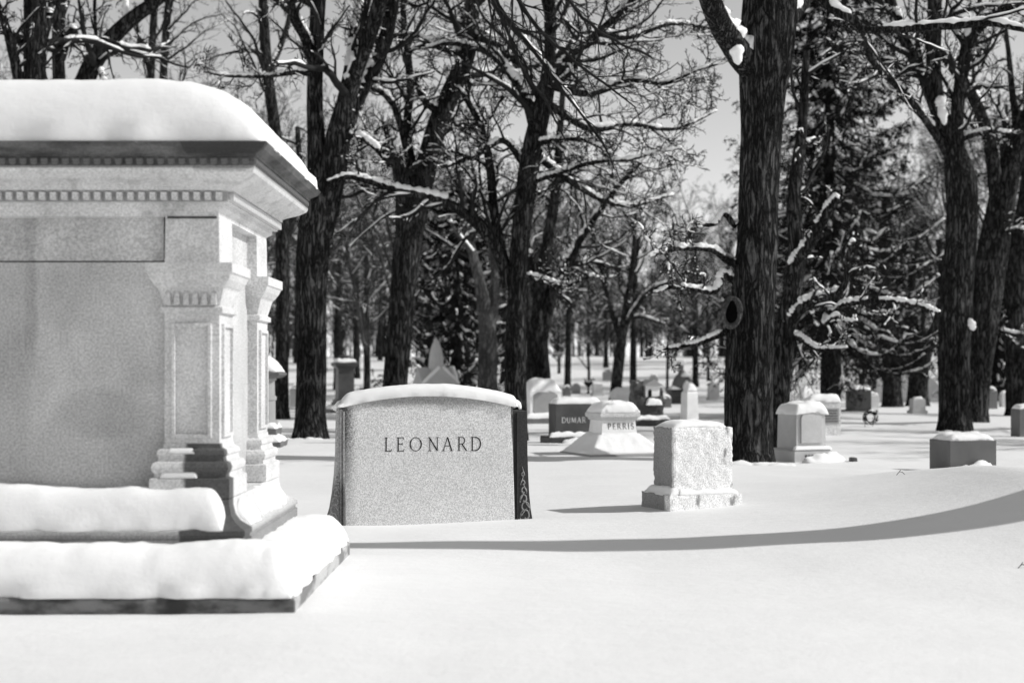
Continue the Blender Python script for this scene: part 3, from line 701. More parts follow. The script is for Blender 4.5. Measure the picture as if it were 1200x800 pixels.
snow_pad(r, SNOW, -.58, .58, -.56, .56, lambda x, y: .118, .12, n=(30, 24), amp=.3, edges=(.1, .1, .1, .1), over=0, seed=72, name='snow_ledge')

# small block stone to its right
r, d, s = place('headstone', 'small square grey block stone far behind the left shoulder of the lettered slab', 434, 462, 8, d=66)
MB().box(-.5, .5, -.3, .3, -.1, .62).build('die', G_MID, r, bevel=.01)
MB().ring(-.6, .6, -.4, .4, [(0,-.1),(0,.08)]).build('plinth', G_MID, r)
snow_pad(r, SNOW, -.5, .5, -.3, .3, lambda x, y: .618, .2, n=(24, 16), amp=.2, edges=(.15,)*4, over=0, seed=81)

# gabled monument with pointed finial, behind the lettered slab
r, d, s = place('monument', 'gabled grey monument with pointed stone finial behind the lettered slab', 511, 488, 20, d=44, cat='monument')
k = d/F
MB().ring(-.75, .75, -.75, .75, [(0,-.1),(0,.3),(-.1,.36),(-.1,.75)]).build('base', G_MID, r)
MB().ring(-.55, .55, -.55, .55, [(0,.74),(-.02,1.05)]).build('die', G_MID, r)
for a in range(4):
    g = MB().prism([(-.58, .98), (.58, .98), (0, 1.52)], -.60, 0, .01).build('gable', G_LIGHT, r); g.rotation_euler = (0, 0, a*math.pi/2)
MB().lathe([(.22,1.2),(.24,1.5),(.23,1.75),(.2,2.0),(.13,2.22),(.06,2.36),(.015,2.42)], 12).build('finial', G_LIGHT, r)
for a in range(2):
    for sg in (-1, 1):
        p = np.array([[sg*.56, -.5, 1.02], [sg*.3, -.52, 1.28], [sg*.04, -.52, 1.52]])
        o = link('gable_snow', tube_mesh('gable_snow', [(smooth_line(p, 10)[None], np.full((1, 10), .075), 8)]), SNOW, r); o.rotation_euler = (0, 0, a*math.pi/2)

# white arched stone, right of the thin trunk
r, d, s = place('headstone', 'broad white stone with low arched panel and snow hump behind the dark block', 634, 496, 22)
MB().prism(arch(.92, -.1, .95, .14), -.30, .30, .02).build('slab', G_WHITE, r)
MB().prism(arch(.70, .2, .86, .12), -.318, -.29, .008).build('raised_panel', G_GREY, r)
MB().ring(-.6, .6, -.42, .42, [(0,-.1),(0,.12)]).build('plinth', G_MID, r)
snow_pad(r, SNOW, -.46, .46, -.32, .32, lambda x, y: .82, .36, n=(30, 20), amp=.15, edges=(.4, .4, .2, .2), over=0, seed=91)
snow_pad(r, SNOW, -.58, .58, -.41, -.31, lambda x, y: .118, .14, n=(30, 10), amp=.3, edges=(.1, .1, .05, .02), over=0, seed=92, name='snow_ledge')

# small round-topped headstone
r, d, s = place('headstone', 'little round topped grey headstone left of the stemmed urn', 675, 466.5, 6)
MB().prism(arch(.46, -.1, .56, .2), -.09, .09, .02).build('slab', G_GREY, r)
MB().ring(-.32, .32, -.16, .16, [(0,-.1),(0,.06)]).build('plinth', G_MID, r)
snow_pad(r, SNOW, -.22, .22, -.09, .09, lambda x, y: .40+.13*(1-(x/.22)**2), .05, n=(20, 8), amp=.2, edges=(.08, .08, .04, .04), over=0, seed=95)

# stemmed planter urn
r, d, s = place('planter_urn', 'dark iron planter urn on a thin stem with dead stalks', 689.5, 466.5, 0, cat='urn')
MB().lathe([(.15,-.05),(.15,.05),(.06,.08),(.045,.2),(.05,.36),(.12,.42),(.22,.52),(.26,.62),(.24,.63)], 16).build('bowl', IRON, r, smooth=True)
st = [np.array([[.1*math.cos(a), .1*math.sin(a), .58], [.2*math.cos(a), .2*math.sin(a), .72], [.3*math.cos(a)+.05, .25*math.sin(a), .80+.1*math.sin(3*a)]]) for a in np.linspace(0, 6, 9)]
link('dead_stalks', tube_mesh('dead_stalks', [(np.array([smooth_line(q, 5) for q in st]), np.full((9, 5), .016), 4)]), IRON, r)

# snow-hooded pedestal
r, d, s = place('headstone', 'stubby white pedestal under a hood of snow behind the tapered stone', 727, 488, 10)
MB().ring(-.30, .30, -.28, .28, [(0,-.1),(0,.10),(-.04,.14),(-.05,.55),(-.02,.60),(-.02,.68)]).build('die', G_WHITE, r)
snow_pad(r, SNOW, -.30, .30, -.28, .28, lambda x, y: .66, .24, n=(24, 16), amp=.15, edges=(.2, .2, .2, .2), over=0, seed=101)

# rustic temple-shaped stone
r, d, s = place('headstone', 'dark rustic stone carved as a little gabled temple on a slab', 757, 499, 20)
rough_block(.95, .66, .18, G_BLACK, r, 'plinth', .06, .02, 7, loc=(0, 0, -.04), seed=31)
rough_block(.66, .46, .42, G_BLACK, r, 'rock_base', .05, .05, 5, loc=(0, 0, .20), chip=.05, seed=33)
rough_block(.22, .34, .66, G_BLACK, r, 'rock_pillar', .05, .05, 5, loc=(-.24, 0, .30), chip=.05, seed=35)
rough_block(.16, .34, .4, G_BLACK, r, 'rock_pillar', .05, .04, 5, loc=(.26, 0, .40), chip=.05, seed=37)
MB().box(-.10, .24, -.2, .14, .5, .86).build('temple', G_WHITE, r, bevel=.01)
for x in (-.03, .12): MB().prism(arch(.08, .56, .78, .04), -.212, -.19).build('niche', IRON, r)
MB().prism([(-.18, .855), (.32, .855), (.07, .99)], -.26, .2, .005).build('roof', G_GREY, r)
snow_pad(r, SNOW, -.44, .44, -.32, .32, lambda x, y: .135, .10, n=(30, 20), amp=.4, edges=(.1,)*4, over=0, seed=111, name='snow_ledge')
snow_pad(r, SNOW, -.12, .25, -.33, -.18, lambda x, y: .45, .14, n=(16, 10), amp=.4, edges=(.08,)*4, over=0, seed=112, name='snow_ledge')

r.scale = (1.15, 1.15, 1.2)

# white obelisk stub behind the rock-faced block
r, d, s = place('headstone', 'white pointed marble post rising behind the rough block', 808, 500, 24)
MB().ring(-.17, .17, -.17, .17, [(.08,-.1),(.08,.14),(0,.16),(-.02,.86),(-.05,.92),(-.13,1.10)]).build('shaft', G_WHITE, r)
snow_pad(r, SNOW, -.12, .14, -.14, .12, lambda x, y: .93, .17, n=(16, 12), amp=.2, edges=(.1,)*4, over=0, seed=115)

# dark pedestal with snow-covered sculpture
r, d, s = place('monument', 'dark pedestal carrying a snow smothered sculpture left of the big trunk', 797, 468, 12, d=64, cat='monument')
MB().ring(-.6, .6, -.5, .5, [(0,-.1),(0,.25),(-.08,.3),(-.08,.55),(-.02,.62)]).build('pedestal', G_BLACK, r)
p = np.array([[-.1, 0, .6], [-.05, 0, .95], [.08, -.02, 1.25], [.02, -.05, 1.5], [.0, -.08, 1.68]])
link('draped_figure', tube_mesh('draped_figure', [(smooth_line(p, 16)[None], np.interp(np.arange(16), [0, 5, 9, 12, 15], [.34, .28, .24, .12, .14])[None], 14)]), G_MID, r)
p = np.array([[.18, -.1, 1.2], [.42, -.2, 1.0], [.34, -.32, .78]])
link('bent_arm', tube_mesh('bent_arm', [(smooth_line(p, 10)[None], np.linspace(.11, .07, 10)[None], 10)]), G_MID, r)
for q, (x, y, z, w, h) in enumerate(((0, -.1, 1.74, .2, .2), (.2, -.1, 1.2, .24, .16), (.3, -.2, .66, .3, .3), (-.3, -.1, .62, .26, .14))):
    snow_pad(r, SNOW, x-w, x+w, y-w, y+w, lambda a, b, z=z: z, h, n=(14, 14), amp=.4, edges=(w*.8,)*4, over=0, seed=120+q, name='snow_clump')

# dark box stone further right and the wreath
r, d, s = place('headstone', 'dark square stone on a dark slab under the spruce boughs', 1006, 483.5, 20)
MB().ring(-.52, .5, -.4, .4, [(0,-.1),(0,.10)]).build('plinth', G_BLACK, r)
MB().prism(arch(.66, .1, .80, .08), -.28, .28, .01).build('die', G_BLACK, r)
snow_pad(r, SNOW, -.32, .32, -.27, .27, lambda x, y: .76, .16, n=(20, 16), amp=.2, edges=(.1,)*4, over=0, seed=131)
r, d, s = place('wreath', 'dark evergreen wreath on a wire stand in the snow', 1020, 497, 5, cat='wreath')
ri = []
for k in range(150):
    a = random.Random(k).uniform(0, 6.283); b = random.Random(k+999).uniform(0, 6.283)
    c = np.array([.15*math.cos(a)+.035*math.cos(b)*math.cos(a), .04*math.sin(b), .24+.15*math.sin(a)+.035*math.cos(b)*math.sin(a)])
    u = np.array([-math.sin(a)*.06+.03*math.cos(b)*math.cos(a), .04*math.sin(b), math.cos(a)*.06])
    ri.append(np.stack([c, c+u*.6, c+u]))
link('evergreen_ring', tube_mesh('evergreen_ring', [(np.array(ri), np.tile([.014, .012, .003], (150, 1)), 3)]), NEEDLE, r)
link('wire_stand', tube_mesh('wire_stand', [(np.array([[[-.08, .05, .25], [-.1, .1, .1], [-.12, .15, -.1]], [[.08, .05, .25], [.1, .1, .1], [.12, .15, -.1]]]), np.full((2, 3), .008), 4)]), IRON, r)
snow_pad(r, SNOW, -.04, .14, -.04, .06, lambda x, y: .40, .05, n=(8, 8), amp=.3, edges=(.05,)*4, over=0, seed=133)

# far headstones under the trees at the right
far = [(1036, 471, .55, .95, 'rect', 'white upright slab left of the pair of dark right trunks'), (1047, 471, .28, .35, 'arch', 'tiny round topped stone beside the white upright slab'),
       (1061, 471, .50, 1.05, 'cross', 'white pedestal with snow knob between the pair of dark right trunks'), (1090, 471, .62, .95, 'point', 'white leaning pointed stone just left of the right hand trunk'),
       (945, 478, .55, .95, 'point', 'white pointed stone, leftmost of the cluster under the spruce'), (957, 478, .42, .75, 'arch', 'white rounded stone, second of the cluster under the spruce'),
       (967, 476, .40, .65, 'rect', 'white square stone in the middle of the cluster under the spruce'), (979, 474, .45, 1.1, 'drum', 'grey drum pedestal at the right of the cluster under the spruce'),
       (990, 474, .5, .8, 'point', 'white peaked stone next to the grey drum pedestal')]
for k, (px, py, w, h, sh, lab) in enumerate(far):
    r, d, s = place('headstone', lab, px, py, 10+7*math.sin(k*2.1), d=DB(py)*.97, group='headstones far off under the trees at the right')
    if sh == 'rect': MB().ring(-w/2, w/2, -.16, .16, [(.06,-.1),(.06,.1),(0,.12),(0,h-.04),(-.03,h)]).build('slab', G_WHITE, r)
    elif sh == 'arch': MB().prism(arch(w, -.1, h, w*.4), -.1, .1, .02).build('slab', G_WHITE, r)
    elif sh == 'point': MB().ring(-w/2, w/2, -w/2, w/2, [(.05,-.1),(.05,.1),(-.03,.14),(-.06,h*.7),(-.14,h*.88),(-w/2+.02,h)]).build('shaft', G_WHITE, r)
    elif sh == 'cross':
        MB().ring(-w/2, w/2, -w/2, w/2, [(.06,-.1),(.06,.15),(0,.2),(-.02,h*.62),(.04,h*.68),(.04,h*.72)]).build('pedestal', G_WHITE, r)
        MB().lathe([(.06,h*.7),(.08,h*.76),(.17,h*.84),(.18,h*.92),(.1,h)], 14).build('urn', G_WHITE, r, smooth=True)
    else: MB().lathe([(w*.6,-.1),(w*.6,.2),(w*.5,.25),(w*.5,h*.75),(w*.6,h*.8),(w*.6,h*.86),(w*.4,h*.93),(.06,h)], 18).build('drum', G_MID, r)
    if sh in ('rect', 'cross', 'drum', 'arch'):
        snow_pad(r, SNOW, -w*.4, w*.4, -.14, .14, lambda x, y, h=h: h-(.04 if sh != 'arch' else .1), .12, n=(14, 10), amp=.3, edges=(w*.3, w*.3, .1, .1), over=0, seed=140+k)

r, d, s = place('headstone', 'slim pale post with snow tip just right of the right hand trunk', 1143, 486, 15)
MB().ring(-.17, .17, -.17, .17, [(.05,-.1),(.05,.08),(0,.1),(-.02,.74),(.02,.78),(.02,.82)]).build('shaft', G_GREY, r)
snow_pad(r, SNOW, -.17, .17, -.17, .17, lambda x, y: .815, .24, n=(12, 12), amp=.2, edges=(.13,)*4, over=0, seed=161)
r, d, s = place('grave_marker', 'flat dark grave marker poking from snow right of the right hand trunk', 1147, 495, 8, cat='grave marker')
MB().box(-.26, .26, -.12, .12, -.05, .10).build('slab', G_BLACK, r, bevel=.01)
snow_pad(r, SNOW, -.25, .2, -.1, .12, lambda x, y: .098, .06, n=(12, 10), amp=.3, edges=(.06,)*4, over=0, seed=162)
r, d, s = place('headstone', 'grey square post at the right edge of the picture', 1198, 511, 14)
MB().ring(-.17, .17, -.17, .17, [(0,-.1),(0,.58),(-.02,.60)]).build('shaft', G_MID, r)
snow_pad(r, SNOW, -.16, .16, -.16, .16, lambda x, y: .598, .1, n=(12, 12), amp=.2, edges=(.1,)*4, over=0, seed=163)
for k, (px, py, w, h, lab) in enumerate(((347, 474, .5, .85, 'pale far stone between the two left trunks'), (712, 449, .6, .7, 'pale far stone on the rise left of the slanting thin trunk'), (640, 470, .5, .55, 'snowy far stone behind the white arched stone'), (766, 452, .5, .6, 'tiny far stone on the rise right of the slanting thin trunk'))):
    dd = {0: 55, 1: 88, 2: 70, 3: 84}[k]
    r, d, s = place('headstone', lab, px, py, 8, d=dd)
    MB().prism(arch(w, -.1, h, w*.35), -.12, .12, .02).build('slab', G_GREY, r)
    snow_pad(r, SNOW, -w*.4, w*.4, -.12, .12, lambda x, y, h=h, w=w: h-w*.22, .16, n=(14, 10), amp=.3, edges=(w*.3, w*.3, .08, .08), over=0, seed=170+k)

more = [(1022, 478, .5, .6, 'low rounded stone between the wreath and the tall forked trunk'), (1075, 484, .45, .5, 'small stone in the open snow left of the tall forked trunk'), (1160, 480, .5, .75, 'grey stone behind the slim pale post at the right'), (1178, 476, .45, .6, 'far small stone left of the edge post'),
        (700, 458, .5, .6, 'little far stone between urn and slanting thin trunk'), (664, 460, .4, .5, 'little far stone left of the round topped grey one'), (752, 462, .5, .7, 'pale far stone behind the little temple'), (836, 470, .5, .8, 'pale stone close to the left flank of the massive trunk'), (780, 478, .4, .45, 'low snowy stone left of the white pointed post')]
for k, (px, py, w, h, lab) in enumerate(more):
    r, d, s = place('headstone', lab, px, py, 12, d=min(DB(py), 72))
    if k % 3 == 1: MB().ring(-w/2, w/2, -.15, .15, [(.05,-.1),(.05,.1),(0,.12),(-.01,h-.03),(-.03,h)]).build('slab', G_LIGHT, r)
    else: MB().prism(arch(w, -.1, h, w*.3), -.12, .12, .02).build('slab', (G_LIGHT, G_GREY, G_MID)[k % 3], r)
    snow_pad(r, SNOW, -w*.42, w*.42, -.12, .12, lambda x, y, h=h, w=w: h-w*.2, .15, n=(14, 10), amp=.3, edges=(w*.3, w*.3, .08, .08), over=0, seed=190+k)

# tall obelisk beyond the right edge of the picture: its shadow crosses the foreground
def build_obelisk():
    x, y = 9.2, 11.0
    r = thing('obelisk', 'tall granite obelisk beyond the right edge whose shadow crosses the foreground snow', 'obelisk', (x, y, gz(x, y)-.05))
    MB().ring(-.85, .85, -.85, .85, [(0,-.2),(0,.35),(-.06,.4),(-.15,.42),(-.15,.8),(-.2,.85)]).build('plinth', G_GREY, r)
    MB().ring(-.5, .5, -.5, .5, [(0,.84),(0,1.7),(.08,1.76),(.08,1.85),(0,1.9)]).build('die', G_GREY, r)
    MB().ring(-.46, .46, -.46, .46, [(0,1.89),(-.22,8.1),(-.45,8.7)]).build('shaft', G_GREY, r)
build_obelisk()
# ------------------------------------------------------------------ trees
def unit(v): return v/(np.linalg.norm(v, axis=-1, keepdims=True)+1e-9)

def spawn(rng, pts, rad, nch, t0, t1, ang, ratio, n, wig, up, rs, rmin, droop=0.0, cap=99.0):
    """children of a batch of branches: pts (B, m, 3), rad (B, m)"""
    B, m, _ = pts.shape
    plen = np.minimum(np.linalg.norm(np.diff(pts, axis=1), axis=2).sum(1), cap)
    t = (t0+(t1-t0)*(np.arange(nch)[None]+rng.random((B, nch)))/nch)
    f = t*(m-1); i = np.minimum(f.astype(int), m-2); w = (f-i)[..., None]
    bi = np.arange(B)[:, None]
    p = pts[bi, i]*(1-w)+pts[bi, i+1]*w; T = unit(pts[bi, i+1]-pts[bi, i]); r = rad[bi, i]*(1-w[..., 0])+rad[bi, i+1]*w[..., 0]
    p = p.reshape(-1, 3); T = T.reshape(-1, 3); r = r.ravel(); K = len(p)
    q = rng.normal(size=(K, 3)); q = unit(q-(q*T).sum(1, keepdims=True)*T)
    a = np.radians(rng.uniform(ang[0], ang[1], K))[:, None]
    D = np.cos(a)*T+np.sin(a)*q; D[:, 2] += up; D = unit(D)
    L = np.repeat(plen, nch)*ratio*(1.15-.65*t.ravel())*rng.uniform(.55, 1.2, K)
    steps = np.repeat(D[:, None], n-1, 1)+np.cumsum(rng.normal(scale=wig, size=(K, n-1, 3)), axis=1)
    steps[..., 2] += (up*.5-droop)*np.linspace(0, 1, n-1)[None]
    steps = unit(steps)*(L/(n-1))[:, None, None]
    out = np.concatenate([p[:, None], p[:, None]+np.cumsum(steps, 1)], 1)
    r0 = np.maximum(np.minimum(r*rs*rng.uniform(.7, 1.1, K), r*.9), rmin)
    tap = np.linspace(1, .25, n)[None]
    return out, np.maximum(r0[:, None]*tap, rmin*.6)

def snow_on(rng, pts, rad, thr=.0, add=.008, hz=.45, sides=5, fac=.6):
    """thin broken lines of snow lying along the upper side of branches that are not too steep"""
    T = unit(np.gradient(pts, axis=1)); h = np.sqrt(np.clip(1-T[..., 2]**2, 0, 1))
    B, n, _ = pts.shape; s = np.linspace(0, 1, n)[None]
    pat = np.sin(rng.uniform(0, 6.28, (B, 1))+s*rng.uniform(3, 14, (B, 1)))+.5*np.sin(rng.uniform(0, 6.28, (B, 1))+s*rng.uniform(12, 30, (B, 1)))
    on = ((h > hz) & (pat > thr+.9*(1-h))).astype(float)
    rs = on*(rad*fac+add)*rng.uniform(.6, 1.25, (B, n))+(1-on)*rad*.3
    c = pts.copy(); c[..., 2] += on*(rad*.8+rs*.15)
    keep = on.any(1)
    return c[keep], rs[keep], sides

def bark_trunk(line, rad, sides, rng, amp=.06, seed=0.0):
    """trunk surface with lobes, swellings and a flared foot"""
    V, Q = tube_arrays([(line[None], rad[None], sides)])
    n = len(line); C0 = np.repeat(line, sides, 0); body = V[:n*sides]
    out = body-C0; k = np.empty(len(body))
    for i, (p, o) in enumerate(zip(body, out)):
        u = unit(o); k[i] = 1+amp*mnoise.noise(Vector((u[0]*1.7+seed, u[1]*1.7, p[2]*.7)))+amp*.8*mnoise.noise(Vector((u[0]*4+seed, u[1]*4, p[2]*1.6)))+amp*.45*mnoise.noise(Vector((u[0]*11, u[1]*11+seed, p[2]*2.5)))
    V[:n*sides] = C0+out*k[:, None]
    return V, Q

def hero(name, label, d, trunk, limbs, seed, bark=BARK, twigs=(8, 8, 5), t0=.25, snow=.0, twig_r=.008, group=None, side=24, ratio=(.5, .42, .4), up=.12, extra=None, cat='tree', base_d=None):
    """trunk: [(px, py, width px)] from the foot; limbs: [[(px, py, width), ...], depth change at the tip]"""
    rng = np.random.default_rng(seed)
    def line(ctrl, d0, dd, n, wob=0.0):
        m = len(ctrl); pts = []
        for k, (a, b, w) in enumerate(ctrl):
            dk = d0+dd*(k/(m-1))**1.2; pts.append(list(P(a, b, dk))+[w*.5*dk/F])
        q = smooth_line(pts, n)
        if wob: q[:, :3] += np.cumsum(rng.normal(scale=wob, size=(n, 3)), 0)*np.linspace(0, 1, n)[:, None]
        return q[:, :3], np.maximum(q[:, 3], .008)
    x0 = X(trunk[0][0], d); z0 = gz(x0, d); base = np.array([x0, d, z0])
    root = thing(name, label, cat, tuple(base), 0, group)
    tl, tr = line(trunk, d, 0.0, 44)
    foot = np.array([[tl[0][0], d, z0-.25], [tl[0][0], d, z0-.02]])                # carry the trunk down into the ground
    tl = np.concatenate([foot, tl]); tr = np.concatenate([[tr[0]*1.1, tr[0]*1.05], tr])
    keep = np.concatenate([[True, True], tl[2:, 2] > z0+.08]); tl = tl[keep]; tr = tr[keep]
    fl = np.clip(1-(tl[:, 2]-z0)/.5, 0, 1); tr = tr*(1+.10*fl**2)
    V, Q = bark_trunk(tl, tr, side, rng, seed=seed*1.37)
    link('trunk', mesh_mixed('trunk', V-base, Q), bark, root)
    S = []
    lines = []; top = [(tl[len(tl)//2:][::max(1, len(tl)//40)], tr[len(tr)//2:][::max(1, len(tl)//40)])]
    for lm in limbs:
        ctrl, dd = lm[0], lm[1]
        p, r = line(ctrl, lm[2] if len(lm) > 2 else d, dd, 26, .008)
        V, Q = bark_trunk(p, r, 12, rng, .08, seed+len(lines)*3.3)
        link('limb', mesh_mixed('limb', V-base, Q), bark, root)
        if len(lm) < 4: lines.append((p, r))
        pp = smooth_line(np.c_[p, r], 90); S.append(snow_on(rng, pp[None, :, :3], pp[None, :, 3], snow-.7, .02, .35, 7, .78))
    groups = []
    A = np.array([smooth_line(np.c_[p, r], 20) for p, r in lines+[(tl[len(tl)//2:], tr[len(tr)//2:])]])
    lp, lr = A[..., :3], np.maximum(A[..., 3], .01)
    b1 = spawn(rng, lp, lr, twigs[0], t0, 1, (28, 75), ratio[0], 12, .19, up, .45, .012, cap=6.5)
    ok = np.linalg.norm(b1[0][:, -1]-b1[0][:, 0], axis=1) > .3; b1 = (b1[0][ok], b1[1][ok])
    b2 = spawn(rng, *b1, twigs[1], .15, 1, (25, 70), ratio[1], 6, .24, up*.6, .6, twig_r*1.3)
    b3 = spawn(rng, *b2, twigs[2], .15, 1, (25, 65), ratio[2], 3, .26, .05, .7, twig_r)
    groups += [(b1[0], b1[1], 6), (b2[0], b2[1], 3), (b3[0], b3[1], 3)]
    S.append(snow_on(rng, *b1, max(snow, 0)-.35, .013, .62, 4, .75)); S.append(snow_on(rng, *b2, max(snow, 0)+.4, .008, .6, 3, .7))
    V, Q = tube_arrays(groups); tag(link('crown', mesh_mixed('crown', V-base, Q), TWIG, root), kind='stuff')
    V, Q = tube_arrays([s for s in S if len(s[0])]); tag(link('branch_snow', mesh_mixed('branch_snow', V-base, Q), SNOWB, root), kind='stuff')
    return root, base

# the big trunk right of centre
t1, b1_ = hero('bare_tree', 'massive furrowed trunk with an oval knot right of the centre', 22.2,
    [(876,541,58),(877,500,57),(877,440,56),(882,360,52),(887,280,48),(889,220,46),(892,160,48),(894,110,54),(898,60,64),(903,0,62),(906,-60,54),(908,-140,46),(905,-230,36)],
    [([(893,90,36),(872,70,32),(852,40,28),(838,10,26),(820,-40,22),(800,-110,16)], -1.5),
     ([(908,-120,26),(930,-40,20),(958,-4,14),(985,16,11),(1006,26,10),(1014,36,9),(1066,34,9.5),(1128,30,9),(1160,29,8),(1204,38,6),(1240,30,3)], -1.0),
     ([(868,312,10),(850,304,8),(835,293,6.5),(810,291,6),(786,293,5),(758,301,2)], -1.0),
     ([(862,330,10),(846,322,8),(838,340,7),(815,338,6),(792,333,5),(764,336,2)], -.6),
     ([(858,385,9),(840,395,7),(818,405,5.5),(790,412,4),(770,415,2)], .5),
     ([(862,265,8),(848,250,6),(838,262,5),(818,262,4),(800,268,2)], -.5),
     ([(908,40,22),(935,10,18),(965,-40,13),(990,-110,8)], 2.0),
     ([(905,-100,22),(880,-160,18),(840,-220,12)], 1.0)], 11, twigs=(7, 9, 6), t0=.45, snow=-.1, side=40)
# oval knot on its left flank
kp = P(858, 366, 21.83)-b1_; a = np.linspace(0, 2*np.pi, 29)
V = np.stack([.125*np.cos(a), -.03+.02*np.cos(a), .215*np.sin(a)], 1)
kn = link('knot', tube_mesh('knot', [(V[None], (.045+.008*np.sin(a*3))[None], 9)]), KNOTB, t1); kn.location = kp; kn.rotation_euler = (0, R(4), R(-24))
hk = link('knot_hollow', MB().lathe([(.001,-.02),(.06,-.01),(.1,.015),(.115,.05)], 20).build('tmp', HOLLOW).data, HOLLOW, kn)
bpy.data.objects.remove(bpy.data.objects['tmp']); hk.rotation_euler = (R(90), 0, 0); hk.scale = (.95, 1.75, .6); hk.location = (0, -.01, 0)
# snow lodged in its fork
for k, (px, py, w, h) in enumerate(((863, 60, .11, .42), (856, 34, .10, .3), (850, 16, .08, .25))):
    q = P(px, py, 21.75)-b1_
    line = smooth_line(np.array([q+[.03, 0, -.5*h], q, q+[-.05, 0, .5*h]]), 10)
    link('snow_clump', tube_mesh('snow_clump', [(line[None], (w*np.sqrt(np.clip(1-np.linspace(-1, 1, 10)**2, .02, 1))*np.random.default_rng(k).uniform(.8, 1.2, 10))[None], 10)]), SNOWB, t1)
# snow kicked up round its foot
def foot_lumps(root, n, w, seed, front=-.5):
    for k in range(n):
        rr = random.Random(seed+k); x = -w+2*w*(k+.5)/n
        drift(root, SNOW, [(x-.26, front+rr.uniform(-.05, .05)), (x+.26, front+rr.uniform(-.05, .05))], rr.uniform(.2, .4), rr.uniform(.05, .09), 'snow_drift', seed+k, .6, 6)
foot_lumps(t1, 5, .55, 40, -.42)

# companion stem just behind it, with the snowy right-hand limbs
hero('bare_tree', 'dark forked tree half hidden behind the massive trunk, snowy limbs reaching right', 26.5,
    [(905,522,34),(908,470,34),(914,420,30),(920,385,26),(928,345,22),(934,300,20),(930,230,16),(940,150,12),(945,60,8)],
    [([(916,400,20),(926,378,16),(940,360,13),(958,350,11),(975,346,10),(990,330,8),(992,300,7),(1000,280,5)], -1.0),
     ([(924,325,15),(936,305,14),(950,285,13),(966,258,12),(983,235,9)], -.8),
     ([(958,352,10),(975,366,8),(990,356,7),(1020,352,6.5),(1050,352,6),(1078,358,5),(1098,364,3)], -1.5),
     ([(922,392,9),(940,398,7),(955,410,6),(975,412,4),(990,410,2)], -1.0),
     ([(970,366,6),(966,380,5),(978,372,5),(992,378,4),(1004,376,2)], -1.2)], 12, twigs=(6, 6, 4), t0=.2, snow=-.35)

# left pair
t2, _ = hero('bare_tree', 'thick trunk right of the monument splitting into three tall stems', 29.2,
    [(364,516,40),(364,480,36),(365,420,35),(365,340,36),(369,280,41),(375,240,41),(372,190,24),(369,120,19),(371,40,18),(374,-30,17),(372,-120,13)],
    [([(380,250,34),(390,200,32),(398,150,28),(412,95,19),(428,50,17),(443,0,17),(452,-60,13),(455,-140,9)], -1.0),
     ([(392,190,24),(402,155,22),(422,110,17),(443,70,16),(455,30,15),(463,-10,14),(480,-90,9)], .5),
     ([(398,140,18),(408,90,14),(416,40,14),(424,-10,13),(430,-90,9)], 1.5),
     ([(369,80,15),(358,45,12),(345,20,12),(335,-20,10),(320,-90,7)], -1.5),
     ([(362,260,12),(350,235,9),(340,205,8),(336,190,6)], -1.0),
     ([(372,90,9),(350,85,6),(310,90,5),(270,90,4),(240,85,2)], -1.0),
     ([(395,185,8),(412,158,7),(440,170,7),(460,192,5)], -1.5)], 13, twigs=(11, 9, 6), t0=.3, snow=.05, side=32)
hero('bare_tree', 'dark upright trunk in shade between the monument and the thick split trunk', 43,
    [(330,490,18),(330,440,16),(331,380,16),(331,300,16),(330,230,15),(322,150,14),(313,80,13),(308,0,11),(305,-80,8)],
    [([(332,290,12),(345,250,9),(352,210,8),(350,150,6)], 1), ([(330,250,12),(318,220,9),(300,180,7),(280,140,4)], -1), ([(313,90,9),(330,50,7),(340,10,6),(350,-50,4)], 1)], 14, snow=-.1)
hero('bare_tree', 'leaning trunk behind the lettered slab, left of its middle', 33,
    [(461,508,34),(463,450,29),(468,390,29),(473,330,31),(478,285,32),(485,250,33),(497,205,27),(512,150,24),(532,100,22),(548,62,19),(554,10,16),(556,-60,13),(560,-140,9)],
    [([(474,275,22),(472,235,19),(470,205,17),(458,182,13),(440,168,11),(424,160,10),(408,152,7),(395,160,3)], -1.0),
     ([(486,240,16),(482,190,11),(477,150,10),(481,100,10),(478,60,9),(474,10,7),(470,-60,4)], 1.2),
     ([(484,215,11),(474,165,8),(466,135,8),(455,116,7),(437,106,6),(424,110,3)], -.6),
     ([(520,135,12),(500,120,8),(490,98,6),(492,80,4)], -1.0),
     ([(545,66,12),(515,56,7),(480,42,6),(450,44,5),(420,52,3)], -1.0),
     ([(553,40,12),(580,52,9),(600,70,8),(625,78,6),(660,62,3)], -1.0),
     ([(508,165,10),(528,150,7),(545,146,6),(562,150,4)], .5)], 15, twigs=(14, 10, 6), t0=.25, snow=-.2, side=32)
